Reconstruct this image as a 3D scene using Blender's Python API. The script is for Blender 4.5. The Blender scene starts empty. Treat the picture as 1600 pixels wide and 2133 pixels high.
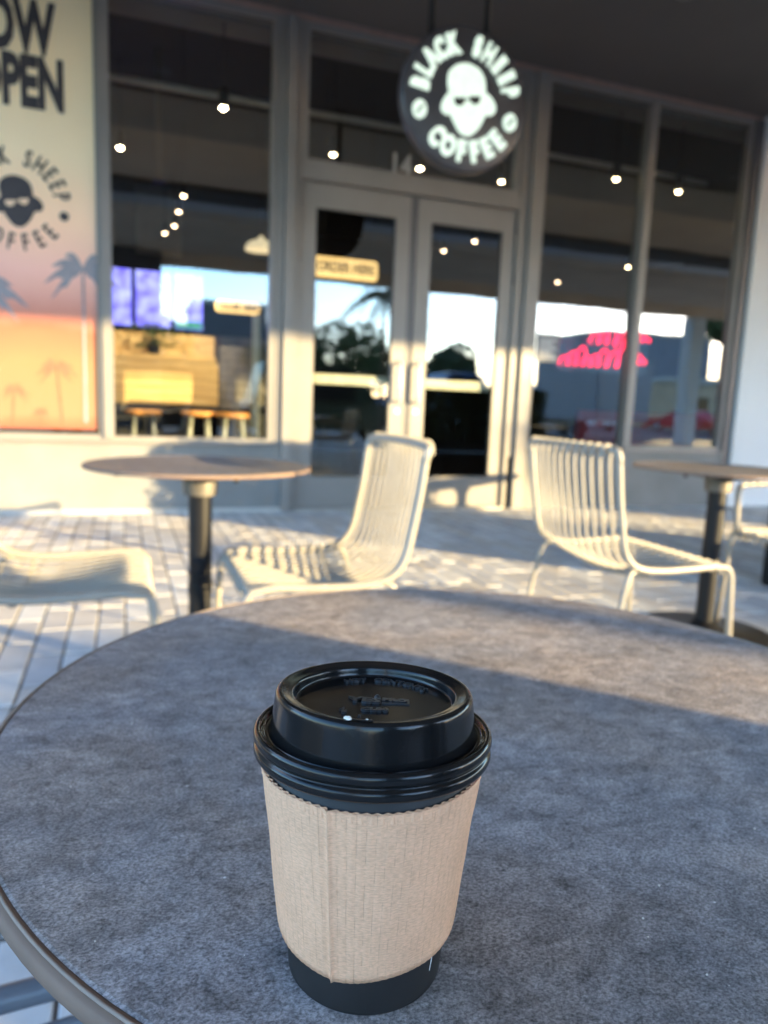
import bpy, bmesh, math, random
from mathutils import Vector, Matrix, noise
random.seed(7)
rad = math.radians
scene = bpy.context.scene
COL = scene.collection

# ------------------------------------------------------------------ camera, sky, sun, exposure
PITCH, ROLL, YAW, CAMZ = rad(8.55), rad(2.3), rad(20.0), 0.961
def cam_axes():
    f = Vector((0, math.cos(PITCH), -math.sin(PITCH))); u = Vector((0, math.sin(PITCH), math.cos(PITCH))); x = Vector((1, 0, 0))
    X = math.cos(ROLL)*x + math.sin(ROLL)*u
    U = -math.sin(ROLL)*x + math.cos(ROLL)*u
    M = Matrix.Rotation(-YAW, 3, 'Z')
    return M @ X, M @ U, M @ f
AX, AU, AF = cam_axes()
cam_data = bpy.data.cameras.new('camera')
cam = bpy.data.objects.new('camera', cam_data); COL.objects.link(cam)
cam.matrix_world = Matrix(((AX.x, AU.x, -AF.x, 0), (AX.y, AU.y, -AF.y, 0), (AX.z, AU.z, -AF.z, CAMZ), (0, 0, 0, 1)))
cam_data.sensor_fit = 'VERTICAL'; cam_data.sensor_height = 36.0; cam_data.sensor_width = 27.0
cam_data.lens = 36.0*1500/2133
cam_data.clip_start = 0.02; cam_data.clip_end = 1500
cam_data.dof.use_dof = True
cam_data.dof.focus_distance = 0.275
cam_data.dof.aperture_fstop = 9.6
scene.camera = cam

SUN_EL, SUN_AZ = rad(8.4), rad(135)          # azimuth clockwise from +Y: the sun stands towards (+X, -Y)
world = bpy.data.worlds.new('World'); scene.world = world; world.use_nodes = True
wn = world.node_tree; wn.nodes.clear()
def WN(t, **k):
    n = wn.nodes.new(t)
    for a, b in k.items(): setattr(n, a, b)
    return n
sky = WN('ShaderNodeTexSky', sky_type='NISHITA'); sky.sun_disc = False
sky.sun_elevation = SUN_EL; sky.sun_rotation = SUN_AZ; sky.air_density = 1.0; sky.dust_density = 0.3; sky.ozone_density = 5.0
tc = WN('ShaderNodeTexCoord'); sep = WN('ShaderNodeSeparateXYZ'); wn.links.new(tc.outputs['Generated'], sep.inputs[0])
mp = WN('ShaderNodeMapping'); mp.inputs['Scale'].default_value = (1.0, 1.0, 2.6); wn.links.new(tc.outputs['Generated'], mp.inputs[0])
cn = WN('ShaderNodeTexNoise'); cn.inputs['Scale'].default_value = 3.1; cn.inputs['Detail'].default_value = 8; cn.inputs['Roughness'].default_value = 0.55
wn.links.new(mp.outputs[0], cn.inputs['Vector'])
cr = WN('ShaderNodeValToRGB'); cr.color_ramp.elements[0].position = 0.54; cr.color_ramp.elements[1].position = 0.72
wn.links.new(cn.outputs['Fac'], cr.inputs[0])
cmix = WN('ShaderNodeMixRGB'); cmix.inputs['Color2'].default_value = (4.6, 4.3, 4.2, 1)
gain = WN('ShaderNodeVectorMath', operation='MULTIPLY'); gain.inputs[1].default_value = (2.75, 2.12, 1.80)      # clear air, a touch bluer than the model gives
wn.links.new(sky.outputs[0], gain.inputs[0])
wn.links.new(cr.outputs[0], cmix.inputs['Fac']); wn.links.new(gain.outputs[0], cmix.inputs['Color1'])
bg = WN('ShaderNodeBackground'); bg.inputs['Strength'].default_value = 0.15
wn.links.new(cmix.outputs[0], bg.inputs['Color'])
wo = WN('ShaderNodeOutputWorld'); wn.links.new(bg.outputs[0], wo.inputs['Surface'])

sun_data = bpy.data.lights.new('sun', 'SUN'); sun_data.energy = 2.95; sun_data.angle = rad(0.5); sun_data.color = (1.0, 0.74, 0.36)
sun = bpy.data.objects.new('sun', sun_data); COL.objects.link(sun)
to_sun = Vector((math.sin(SUN_AZ)*math.cos(SUN_EL), math.cos(SUN_AZ)*math.cos(SUN_EL), math.sin(SUN_EL)))
sun.rotation_euler = to_sun.to_track_quat('Z', 'Y').to_euler(); sun.location = to_sun*40

vs = scene.view_settings
vs.view_transform = 'Standard'; vs.look = 'None'; vs.gamma = 1.0; vs.use_curve_mapping = False; vs.exposure = 2.98
scene.render.engine = 'CYCLES'
cy = scene.cycles
cy.use_denoising = True
try: cy.denoiser = 'OPENIMAGEDENOISE'; cy.denoising_input_passes = 'RGB_ALBEDO_NORMAL'
except Exception: pass
cy.max_bounces = 8; cy.diffuse_bounces = 4; cy.glossy_bounces = 4; cy.transparent_max_bounces = 16; cy.transmission_bounces = 4
cy.caustics_reflective = False; cy.caustics_refractive = False
cy.sample_clamp_indirect = 6.0

# ------------------------------------------------------------------ materials
MATS = {}
def mat(name, color, rough=0.5, metal=0.0, noise_scale=None, noise_amt=0.12, bump=0.0, bump_scale=None, spec=0.5, coord='Object', vary=0.0, emit=None):
    if name in MATS: return MATS[name]
    m = bpy.data.materials.new(name); m.use_nodes = True; MATS[name] = m
    nt = m.node_tree; b = nt.nodes['Principled BSDF']
    b.inputs['Roughness'].default_value = rough; b.inputs['Metallic'].default_value = metal
    b.inputs['Specular IOR Level'].default_value = spec
    c = (*color, 1)
    b.inputs['Base Color'].default_value = c
    t = nt.nodes.new('ShaderNodeTexCoord')
    last = None
    n = nt.nodes.new('ShaderNodeTexNoise'); n.inputs['Scale'].default_value = noise_scale or 12; n.inputs['Detail'].default_value = 5
    nt.links.new(t.outputs[coord], n.inputs['Vector'])
    r = nt.nodes.new('ShaderNodeMapRange'); r.inputs['From Min'].default_value = 0.3; r.inputs['From Max'].default_value = 0.7
    r.inputs['To Min'].default_value = 1-noise_amt; r.inputs['To Max'].default_value = 1+noise_amt
    nt.links.new(n.outputs['Fac'], r.inputs['Value'])
    mx = nt.nodes.new('ShaderNodeVectorMath'); mx.operation = 'SCALE'; mx.inputs[0].default_value = color
    nt.links.new(r.outputs[0], mx.inputs['Scale'])
    nt.links.new(mx.outputs[0], b.inputs['Base Color'])
    if bump:
        bn = nt.nodes.new('ShaderNodeTexNoise'); bn.inputs['Scale'].default_value = bump_scale or 60; bn.inputs['Detail'].default_value = 6
        nt.links.new(t.outputs[coord], bn.inputs['Vector'])
        bb = nt.nodes.new('ShaderNodeBump'); bb.inputs['Strength'].default_value = bump; bb.inputs['Distance'].default_value = 0.004
        nt.links.new(bn.outputs['Fac'], bb.inputs['Height']); nt.links.new(bb.outputs[0], b.inputs['Normal'])
    if emit:
        b.inputs['Emission Color'].default_value = (*emit[0], 1); b.inputs['Emission Strength'].default_value = emit[1]
    return m

frame_m = mat('painted_aluminium', (0.215, 0.205, 0.195), 0.42, 0.0, 3, 0.06)
frame_d = mat('dark_aluminium', (0.10, 0.10, 0.11), 0.4, 0.0, 3, 0.06)
gasket = mat('rubber_gasket', (0.02, 0.02, 0.02), 0.7)
wall_m = mat('grey_render', (0.20, 0.205, 0.205), 0.85, 0, 2.2, 0.12, 0.3, 90)
white_m = mat('white_render', (0.66, 0.68, 0.70), 0.8, 0, 1.3, 0.04, 0.2, 80)
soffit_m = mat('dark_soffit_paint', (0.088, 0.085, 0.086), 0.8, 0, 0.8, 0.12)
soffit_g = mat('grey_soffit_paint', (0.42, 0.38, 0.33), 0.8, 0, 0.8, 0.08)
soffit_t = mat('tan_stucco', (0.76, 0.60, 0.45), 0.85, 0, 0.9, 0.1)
steel_m = mat('galvanised_steel', (0.62, 0.64, 0.68), 0.4, 0.3, 4, 0.08)
black_m = mat('black_powder_coat', (0.010, 0.010, 0.011), 0.45, 0, 8, 0.1, spec=0.22)
chair_m = mat('cream_powder_coat', (0.285, 0.265, 0.225), 0.38, 0, 14, 0.06)
chair_shade = mat('shaded_powder_coat', (0.12, 0.135, 0.16), 0.35, 0, 14, 0.06)  # darker bluish copy of the chair coat, shade put into its colour
bracket_m = mat('cast_metal', (0.12, 0.11, 0.095), 0.5, 0.2, 20, 0.15)
rubber_m = mat('rubber', (0.02, 0.02, 0.02), 0.8)
edge_m = mat('table_edge_band', (0.20, 0.135, 0.10), 0.75, 0, 26, 0.10)
edge_light = mat('table_edge_lip', (0.28, 0.22, 0.18), 0.7, 0, 40, 0.1)
asphalt_m = mat('asphalt', (0.05, 0.05, 0.052), 0.9, 0, 2, 0.2)
mortar_m = mat('joint_sand', (0.11, 0.10, 0.09), 0.95, 0, 30, 0.2)
concrete_m = mat('concrete', (0.44, 0.43, 0.41), 0.9, 0, 2, 0.1)
interior_m = mat('dark_interior_paint', (0.018, 0.017, 0.017), 0.8, 0, 2, 0.1)
int_floor = mat('polished_concrete', (0.09, 0.085, 0.08), 0.4, 0, 2, 0.15)
lid_m = mat('black_moulded_plastic', (0.007, 0.007, 0.0075), 0.16, 0, 30, 0.1, 0.015, 900, spec=0.30)
cup_m = mat('black_paper', (0.018, 0.017, 0.017), 0.5, 0, 60, 0.1, 0.04, 1500, spec=0.3)
cupline_m = mat('white_print', (0.7, 0.7, 0.7), 0.6)
milk_m = mat('milk_foam', (0.85, 0.82, 0.76), 0.3)
coffee_m = mat('coffee', (0.20, 0.10, 0.035), 0.5)
leaf_m = mat('leaf_green', (0.055, 0.085, 0.03), 0.6, 0, 0.6, 0.35)
leaf_d = mat('leaf_dark_green', (0.03, 0.055, 0.02), 0.6, 0, 0.6, 0.3)
bark_m = mat('bark', (0.13, 0.10, 0.075), 0.9, 0, 8, 0.3)
tyre_m = mat('tyre_rubber', (0.02, 0.02, 0.02), 0.8)
carglass_m = mat('car_glass', (0.015, 0.018, 0.02), 0.06)
rim_m = mat('alloy_rim', (0.55, 0.55, 0.56), 0.3, 0.8)
lamp_white = mat('headlight_lens', (0.8, 0.8, 0.78), 0.1)
lamp_red = mat('tail_lens', (0.4, 0.01, 0.01), 0.15)
ink_m = mat('dark_print', (0.035, 0.033, 0.04), 0.6)
seat_orange = mat('orange_wood', (0.72, 0.33, 0.10), 0.45, 0, 9, 0.15)
pale_metal = mat('pale_painted_metal', (0.55, 0.55, 0.48), 0.45)
brickgrey = mat('grey_counter_tile', (0.16, 0.14, 0.13), 0.7, 0, 7, 0.25)

def emis(name, col, st, base=None):
    return mat(name, base or col, 0.5, emit=(col, st))
spot_m = emis('lit_lamp_warm', (1.0, 0.80, 0.50), 15, (0.9, 0.8, 0.6))
spot_mid = emis('lit_lamp_amber', (1.0, 0.72, 0.38), 8, (0.9, 0.8, 0.6))
spot_dim = emis('lit_lamp_dim', (1.0, 0.66, 0.40), 5, (0.9, 0.7, 0.5))
letter_m = emis('lit_sign_letter', (0.80, 1.0, 0.84), 0.12, (0.42, 0.46, 0.42))
neon_m = emis('red_neon', (1.0, 0.01, 0.06), 1.1)
pendant_m = emis('lit_pendant', (1.0, 0.80, 0.50), 0.13, (0.8, 0.7, 0.5))
ordersign_m = emis('lit_order_sign', (1.0, 0.64, 0.24), 0.24, (0.8, 0.6, 0.3))

def glass_material():
    m = bpy.data.materials.new('window_glass'); m.use_nodes = True; nt = m.node_tree; nt.nodes.clear()
    o = nt.nodes.new('ShaderNodeOutputMaterial'); mix = nt.nodes.new('ShaderNodeMixShader')
    tr = nt.nodes.new('ShaderNodeBsdfTransparent'); tr.inputs[0].default_value = (0.88, 0.90, 0.88, 1)
    gl = nt.nodes.new('ShaderNodeBsdfGlossy'); gl.inputs['Roughness'].default_value = 0.0; gl.inputs['Color'].default_value = (0.96, 1, 0.98, 1)
    fr = nt.nodes.new('ShaderNodeFresnel'); fr.inputs['IOR'].default_value = 1.5
    mr = nt.nodes.new('ShaderNodeMapRange'); mr.inputs['From Min'].default_value = 0.04; mr.inputs['From Max'].default_value = 1.0
    mr.inputs['To Min'].default_value = 0.175; mr.inputs['To Max'].default_value = 1.0
    nt.links.new(fr.outputs[0], mr.inputs['Value'])
    # the float glass is very slightly wavy
    t = nt.nodes.new('ShaderNodeTexCoord'); n = nt.nodes.new('ShaderNodeTexNoise'); n.inputs['Scale'].default_value = 1.2
    nt.links.new(t.outputs['Object'], n.inputs['Vector'])
    b = nt.nodes.new('ShaderNodeBump'); b.inputs['Strength'].default_value = 0.05; b.inputs['Distance'].default_value = 0.02
    nt.links.new(n.outputs['Fac'], b.inputs['Height']); nt.links.new(b.outputs[0], gl.inputs['Normal'])
    ge = nt.nodes.new('ShaderNodeNewGeometry'); inv = nt.nodes.new('ShaderNodeMath'); inv.operation = 'SUBTRACT'; inv.inputs[0].default_value = 1.0
    nt.links.new(ge.outputs['Backfacing'], inv.inputs[1]); mu = nt.nodes.new('ShaderNodeMath'); mu.operation = 'MULTIPLY'
    nt.links.new(mr.outputs[0], mu.inputs[0]); nt.links.new(inv.outputs[0], mu.inputs[1])
    nt.links.new(mu.outputs[0], mix.inputs[0]); nt.links.new(tr.outputs[0], mix.inputs[1]); nt.links.new(gl.outputs[0], mix.inputs[2])
    nt.links.new(mix.outputs[0], o.inputs[0]); MATS['window_glass'] = m
    return m
glass_m = glass_material()

def laminate(name='grey_stone_laminate', seed=0.0, lift=1.0):
    m = bpy.data.materials.new(name); m.use_nodes = True; nt = m.node_tree; N = nt.nodes; L = nt.links
    b = N['Principled BSDF']; b.inputs['Specular IOR Level'].default_value = 0.30
    t = N.new('ShaderNodeTexCoord'); mp = N.new('ShaderNodeMapping'); mp.inputs['Location'].default_value = (seed, seed, 0)
    mp.inputs['Scale'].default_value = (1, 1.25, 1); mp.inputs['Rotation'].default_value = (0, 0, 0.4)
    L.new(t.outputs['Object'], mp.inputs[0])
    def nz(sc, det, ro, dist=0.0):
        n = N.new('ShaderNodeTexNoise'); n.inputs['Scale'].default_value = sc; n.inputs['Detail'].default_value = det
        n.inputs['Roughness'].default_value = ro; n.inputs['Distortion'].default_value = dist; L.new(mp.outputs[0], n.inputs['Vector']); return n
    def rng(src, a, b_, c, d):
        r = N.new('ShaderNodeMapRange'); r.inputs[1].default_value = a; r.inputs[2].default_value = b_; r.inputs[3].default_value = c; r.inputs[4].default_value = d
        L.new(src, r.inputs[0]); return r.outputs[0]
    def mul(a, b_):
        k = N.new('ShaderNodeMath'); k.operation = 'MULTIPLY'; L.new(a, k.inputs[0]); L.new(b_, k.inputs[1]); return k.outputs[0]
    big = rng(nz(7, 5, 0.6, 0.3).outputs['Fac'], 0.34, 0.66, 0.84, 1.16)
    mid = rng(nz(46, 10, 0.80, 0.6).outputs['Fac'], 0.36, 0.64, 0.55, 1.40)
    fine = rng(nz(620, 4, 0.75).outputs['Fac'], 0.36, 0.64, 0.45, 1.55)
    pits = rng(nz(120, 6, 0.8, 0.4).outputs['Fac'], 0.34, 0.45, 0.45, 1.0)
    q2 = N.new('ShaderNodeMapping'); q2.inputs['Scale'].default_value = (5, 90, 1); q2.inputs['Rotation'].default_value = (0, 0, -0.7); L.new(t.outputs['Object'], q2.inputs[0])
    sn = N.new('ShaderNodeTexNoise'); sn.inputs['Scale'].default_value = 2.2; sn.inputs['Detail'].default_value = 3; sn.inputs['Distortion'].default_value = 0.8; L.new(q2.outputs[0], sn.inputs['Vector'])
    scuff = rng(sn.outputs['Fac'], 0.66, 0.72, 1.0, 1.25)
    v = mul(mul(mul(big, mid), mul(fine, pits)), scuff)
    col = N.new('ShaderNodeVectorMath'); col.operation = 'SCALE'; col.inputs[0].default_value = (0.285*lift, 0.262*lift, 0.258*lift); L.new(v, col.inputs['Scale'])
    # broad warm/cool drift of the print
    dr = N.new('ShaderNodeMixRGB'); dr.blend_type = 'MULTIPLY'; dr.inputs[0].default_value = 1.0
    ramp = N.new('ShaderNodeValToRGB'); ramp.color_ramp.elements[0].color = (1.06, 1.0, 0.94, 1); ramp.color_ramp.elements[1].color = (0.97, 1.0, 1.04, 1)
    ramp.color_ramp.elements[0].position = 0.4; ramp.color_ramp.elements[1].position = 0.6
    L.new(nz(9, 3, 0.5).outputs['Fac'], ramp.inputs[0]); L.new(col.outputs[0], dr.inputs[1]); L.new(ramp.outputs[0], dr.inputs[2])
    # sparse white specks of dust and sugar
    vo = N.new('ShaderNodeTexVoronoi'); vo.inputs['Scale'].default_value = 42; L.new(mp.outputs[0], vo.inputs['Vector'])
    wn_ = N.new('ShaderNodeTexWhiteNoise'); wn_.noise_dimensions = '3D'; L.new(vo.outputs['Position'], wn_.inputs['Vector'])
    near = N.new('ShaderNodeMath'); near.operation = 'LESS_THAN'; near.inputs[1].default_value = 0.034; L.new(vo.outputs['Distance'], near.inputs[0])
    rare = N.new('ShaderNodeMath'); rare.operation = 'GREATER_THAN'; rare.inputs[1].default_value = 0.90; L.new(wn_.outputs['Value'], rare.inputs[0])
    spk = mul(near.outputs[0], rare.outputs[0])
    fin = N.new('ShaderNodeMixRGB'); fin.inputs['Color2'].default_value = (0.75, 0.74, 0.72, 1)
    L.new(spk, fin.inputs['Fac']); L.new(dr.outputs[0], fin.inputs['Color1']); L.new(fin.outputs[0], b.inputs['Base Color'])
    L.new(rng(nz(60, 5, 0.7).outputs['Fac'], 0.3, 0.7, 0.42, 0.62), b.inputs['Roughness'])
    bp = N.new('ShaderNodeBump'); bp.inputs['Strength'].default_value = 0.55; bp.inputs['Distance'].default_value = 0.0006
    bs = N.new('ShaderNodeMath'); bs.operation = 'ADD'; L.new(nz(300, 6, 0.7).outputs['Fac'], bs.inputs[0]); L.new(nz(70, 4, 0.6).outputs['Fac'], bs.inputs[1])
    L.new(bs.outputs[0], bp.inputs['Height']); L.new(bp.outputs[0], b.inputs['Normal'])
    return m
lam_m = laminate(); lam_b = laminate('grey_stone_laminate_worn', 3.3, 0.66)

def cardboard():
    m = bpy.data.materials.new('kraft_cardboard'); m.use_nodes = True; nt = m.node_tree; N = nt.nodes; L = nt.links
    b = N['Principled BSDF']; b.inputs['Roughness'].default_value = 0.85; b.inputs['Specular IOR Level'].default_value = 0.2
    t = N.new('ShaderNodeTexCoord')
    mp = N.new('ShaderNodeMapping'); mp.inputs['Scale'].default_value = (1, 1, 1); L.new(t.outputs['UV'], mp.inputs[0])
    # UV: u = turns around the sleeve, v = height in the same unit (metres)
    def nz(sc, scale_xy, det=6, ro=0.6):
        q = N.new('ShaderNodeMapping'); q.inputs['Scale'].default_value = (scale_xy[0], scale_xy[1], 1); L.new(t.outputs['UV'], q.inputs[0])
        n = N.new('ShaderNodeTexNoise'); n.inputs['Scale'].default_value = sc; n.inputs['Detail'].default_value = det; n.inputs['Roughness'].default_value = ro
        L.new(q.outputs[0], n.inputs['Vector']); return n.outputs['Fac']
    def rng(src, a, b_, c, d):
        r = N.new('ShaderNodeMapRange'); r.inputs[1].default_value = a; r.inputs[2].default_value = b_; r.inputs[3].default_value = c; r.inputs[4].default_value = d
        L.new(src, r.inputs[0]); return r.outputs[0]
    def mul(a, b_):
        k = N.new('ShaderNodeMath'); k.operation = 'MULTIPLY'; L.new(a, k.inputs[0]); L.new(b_, k.inputs[1]); return k.outputs[0]
    fib = rng(nz(800, (0.6, 2.2)), 0.36, 0.64, 0.86, 1.12)
    blot = rng(nz(60, (1, 1), 4), 0.3, 0.7, 0.93, 1.06)
    # flute lines: thin darker lines every 3.1 mm, broken up
    sx = N.new('ShaderNodeSeparateXYZ'); L.new(t.outputs['UV'], sx.inputs[0])
    wob = N.new('ShaderNodeMath'); wob.operation = 'MULTIPLY_ADD'; wob.inputs[1].default_value = 0.0012; L.new(nz(55, (1, 0.6), 2), wob.inputs[0]); L.new(sx.outputs[0], wob.inputs[2])
    fr = N.new('ShaderNodeMath'); fr.operation = 'PINGPONG'; fr.inputs[1].default_value = 0.00155; L.new(wob.outputs[0], fr.inputs[0])
    line = rng(fr.outputs[0], 0.0, 0.00022, 1.0, 0.0)
    brk = rng(nz(170, (2.0, 0.8), 3), 0.44, 0.56, 0.0, 1.0)
    lk = mul(line, brk)
    dark = rng(lk, 0, 1, 1.0, 0.80)
    v = mul(mul(fib, blot), dark)
    col = N.new('ShaderNodeVectorMath'); col.operation = 'SCALE'; col.inputs[0].default_value = (0.74, 0.42, 0.255); L.new(v, col.inputs['Scale'])
    L.new(col.outputs[0], b.inputs['Base Color'])
    bp = N.new('ShaderNodeBump'); bp.inputs['Strength'].default_value = 0.5; bp.inputs['Distance'].default_value = 0.00035
    hs = N.new('ShaderNodeMath'); hs.operation = 'SUBTRACT'; L.new(nz(700, (1, 2.5)), hs.inputs[0]); L.new(lk, hs.inputs[1])
    L.new(hs.outputs[0], bp.inputs['Height']); L.new(bp.outputs[0], b.inputs['Normal'])
    return m
kraft_m = cardboard()

def wood_slab(name, c1, c2, scale=(1, 1, 14)):
    m = bpy.data.materials.new(name); m.use_nodes = True; nt = m.node_tree; N = nt.nodes; L = nt.links; b = N['Principled BSDF']
    b.inputs['Roughness'].default_value = 0.55
    t = N.new('ShaderNodeTexCoord'); q = N.new('ShaderNodeMapping'); q.inputs['Scale'].default_value = scale; L.new(t.outputs['Object'], q.inputs[0])
    n = N.new('ShaderNodeTexNoise'); n.inputs['Scale'].default_value = 2.4; n.inputs['Detail'].default_value = 7; L.new(q.outputs[0], n.inputs['Vector'])
    r = N.new('ShaderNodeValToRGB'); r.color_ramp.elements[0].color = (*c1, 1); r.color_ramp.elements[1].color = (*c2, 1)
    r.color_ramp.elements[0].position = 0.32; r.color_ramp.elements[1].position = 0.68
    L.new(n.outputs['Fac'], r.inputs[0]); L.new(r.outputs[0], b.inputs['Base Color']); return m
wood_m = wood_slab('honey_wood', (0.52, 0.33, 0.13), (0.78, 0.56, 0.27))

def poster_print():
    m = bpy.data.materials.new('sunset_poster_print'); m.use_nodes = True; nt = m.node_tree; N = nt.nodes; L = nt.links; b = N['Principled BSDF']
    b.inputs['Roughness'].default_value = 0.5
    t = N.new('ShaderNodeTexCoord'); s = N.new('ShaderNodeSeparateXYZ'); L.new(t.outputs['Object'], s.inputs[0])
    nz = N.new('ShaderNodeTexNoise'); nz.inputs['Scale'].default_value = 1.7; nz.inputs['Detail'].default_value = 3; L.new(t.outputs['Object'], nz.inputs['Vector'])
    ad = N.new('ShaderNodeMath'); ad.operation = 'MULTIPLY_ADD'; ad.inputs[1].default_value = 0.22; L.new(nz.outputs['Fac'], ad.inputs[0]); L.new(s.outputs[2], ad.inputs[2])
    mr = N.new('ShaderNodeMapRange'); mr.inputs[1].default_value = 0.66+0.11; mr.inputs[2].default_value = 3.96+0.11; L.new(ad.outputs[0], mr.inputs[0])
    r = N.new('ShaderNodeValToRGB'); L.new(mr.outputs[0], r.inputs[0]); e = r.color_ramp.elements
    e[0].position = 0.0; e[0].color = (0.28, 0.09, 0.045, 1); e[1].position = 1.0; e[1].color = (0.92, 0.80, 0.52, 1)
    for p, c in ((0.03, (0.27, 0.15, 0.08)), (0.15, (0.28, 0.145, 0.07)), (0.225, (0.29, 0.10, 0.055)), (0.26, (0.52, 0.21, 0.15)), (0.36, (0.80, 0.46, 0.38)), (0.48, (0.92, 0.64, 0.44)), (0.62, (0.94, 0.78, 0.52))):  # print darkened below the sun line to offset the direct sunlight there
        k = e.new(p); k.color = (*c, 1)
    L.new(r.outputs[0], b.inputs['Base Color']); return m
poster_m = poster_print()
palm_ink = mat('palm_print', (0.24, 0.24, 0.27), 0.6); palm_ink2 = mat('palm_print_orange', (0.19, 0.10, 0.06), 0.6)

def screen_mat():
    m = bpy.data.materials.new('menu_screen_picture'); m.use_nodes = True; nt = m.node_tree; N = nt.nodes; L = nt.links; b = N['Principled BSDF']
    t = N.new('ShaderNodeTexCoord'); br = N.new('ShaderNodeTexNoise'); br.inputs['Scale'].default_value = 7; br.inputs['Detail'].default_value = 3; L.new(t.outputs['Object'], br.inputs['Vector'])
    r = N.new('ShaderNodeValToRGB'); e = r.color_ramp.elements; e[0].position = 0.36; e[0].color = (0.12, 0.09, 0.80, 1); e[1].position = 0.66; e[1].color = (0.36, 0.38, 1.0, 1)
    L.new(br.outputs['Fac'], r.inputs[0]); b.inputs['Base Color'].default_value = (0.02, 0.02, 0.03, 1)
    L.new(r.outputs[0], b.inputs['Emission Color']); b.inputs['Emission Strength'].default_value = 0.42; return m
screen_m = screen_mat()

PAVER_M = [mat('paver_%s' % n, c, 0.85, 0, 9, 0.14, 0.35, 160) for n, c in (('light_grey', (0.56, 0.56, 0.56)), ('warm_grey', (0.52, 0.50, 0.48)), ('mid_grey', (0.47, 0.47, 0.48)), ('sandy', (0.54, 0.51, 0.47)), ('pale', (0.63, 0.63, 0.62)))]

# ------------------------------------------------------------------ mesh helpers
class MB:
    def __init__(s): s.v = []; s.f = []; s.mi = []
    def add(s, v, f, mi=0):
        o = len(s.v); s.v += [tuple(p) for p in v]; s.f += [tuple(i+o for i in q) for q in f]; s.mi += [mi]*len(f); return s
    def box(s, x0, x1, y0, y1, z0, z1, mi=0):
        v = [(x0, y0, z0), (x1, y0, z0), (x1, y1, z0), (x0, y1, z0), (x0, y0, z1), (x1, y0, z1), (x1, y1, z1), (x0, y1, z1)]
        return s.add(v, [(0, 3, 2, 1), (4, 5, 6, 7), (0, 1, 5, 4), (1, 2, 6, 5), (2, 3, 7, 6), (3, 0, 4, 7)], mi)
    def tube(s, pts, r, n=8, mi=0, closed=False):
        pts = [Vector(p) for p in pts]; m = len(pts); v = []; up = None
        rr = r if isinstance(r, (list, tuple)) else [r]*m
        for i, p in enumerate(pts):
            a = pts[(i-1) % m] if (closed or i > 0) else p; b = pts[(i+1) % m] if (closed or i < m-1) else p
            d = (b-a).normalized()
            if up is None: up = Vector((0, 0, 1)) if abs(d.z) < 0.9 else Vector((1, 0, 0))
            x = d.cross(up)
            if x.length < 1e-5: x = d.orthogonal()
            x.normalize(); y = x.cross(d).normalized(); up = y
            for k in range(n):
                t = 2*math.pi*k/n; v.append(p + x*math.cos(t)*rr[i] + y*math.sin(t)*rr[i])
        f = []
        for i in range(m if closed else m-1):
            j = (i+1) % m
            for k in range(n): f.append((i*n+k, i*n+(k+1) % n, j*n+(k+1) % n, j*n+k))
        if not closed: f.append(tuple(range(n))[::-1]); f.append(tuple((m-1)*n+k for k in range(n)))
        return s.add(v, f, mi)
    def lathe(s, prof, n=48, c=(0, 0, 0), mi=0, cap0=False, cap1=False):
        v = []; f = []; m = len(prof)
        for (r, z) in prof:
            for k in range(n):
                t = 2*math.pi*k/n; v.append((c[0]+r*math.cos(t), c[1]+r*math.sin(t), c[2]+z))
        for i in range(m-1):
            for k in range(n): f.append((i*n+k, i*n+(k+1) % n, (i+1)*n+(k+1) % n, (i+1)*n+k))
        if cap0: f.append(tuple(range(n))[::-1])
        if cap1: f.append(tuple((m-1)*n+k for k in range(n)))
        return s.add(v, f, mi)
    def prism(s, poly, y0, y1, mi=0):          # polygon in XZ pushed along Y
        n = len(poly); v = [(x, y0, z) for x, z in poly] + [(x, y1, z) for x, z in poly]
        return s.add(v, [tuple(range(n)), tuple(range(2*n-1, n-1, -1))] + [(i, i+n, (i+1) % n+n, (i+1) % n) for i in range(n)], mi)
    def mesh(s, name, mats, smooth=False):
        me = bpy.data.meshes.new(name); me.from_pydata(s.v, [], s.f); me.update()
        for m in (mats if isinstance(mats, (list, tuple)) else [mats]): me.materials.append(m)
        if len(me.materials) > 1: me.polygons.foreach_set('material_index', s.mi)
        if smooth: me.polygons.foreach_set('use_smooth', [True]*len(me.polygons))
        return me
    def build(s, name, mats, parent=None, smooth=False, bevel=0.0, seg=2):
        me = s.mesh(name, mats, smooth)
        if bevel:
            bm = bmesh.new(); bm.from_mesh(me); bmesh.ops.remove_doubles(bm, verts=bm.verts, dist=1e-6)
            bmesh.ops.bevel(bm, geom=[e for e in bm.edges if e.calc_face_angle(0) > 0.6], offset=bevel, segments=seg, affect='EDGES', clamp_overlap=True)
            bm.to_mesh(me); bm.free()
        return link(name, me, parent)
def link(name, data, parent=None):
    o = bpy.data.objects.new(name, data); COL.objects.link(o)
    if parent is not None: o.parent = parent
    return o
def tag(o, label=None, cat=None, group=None, kind=None):
    if label: o['label'] = label
    if cat: o['category'] = cat
    if group: o['group'] = group
    if kind: o['kind'] = kind
    return o
def thing(name, loc, label, cat, group=None, rz=0.0):
    e = bpy.data.objects.new(name, None); COL.objects.link(e); e.empty_display_size = 0.1
    e.location = loc; e.rotation_euler = (0, 0, rz); return tag(e, label, cat, group)
def wbox(name, m, parent, *b, bevel=0.0):      # box given in world coordinates under a parent that sits at parent.location without rotation
    l = parent.location if parent is not None else Vector()
    return MB().box(b[0]-l.x, b[1]-l.x, b[2]-l.y, b[3]-l.y, b[4]-l.z, b[5]-l.z).build(name, m, parent, bevel=bevel)
def kids(o): return [c for c in COL.objects if c.parent == o]
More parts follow.
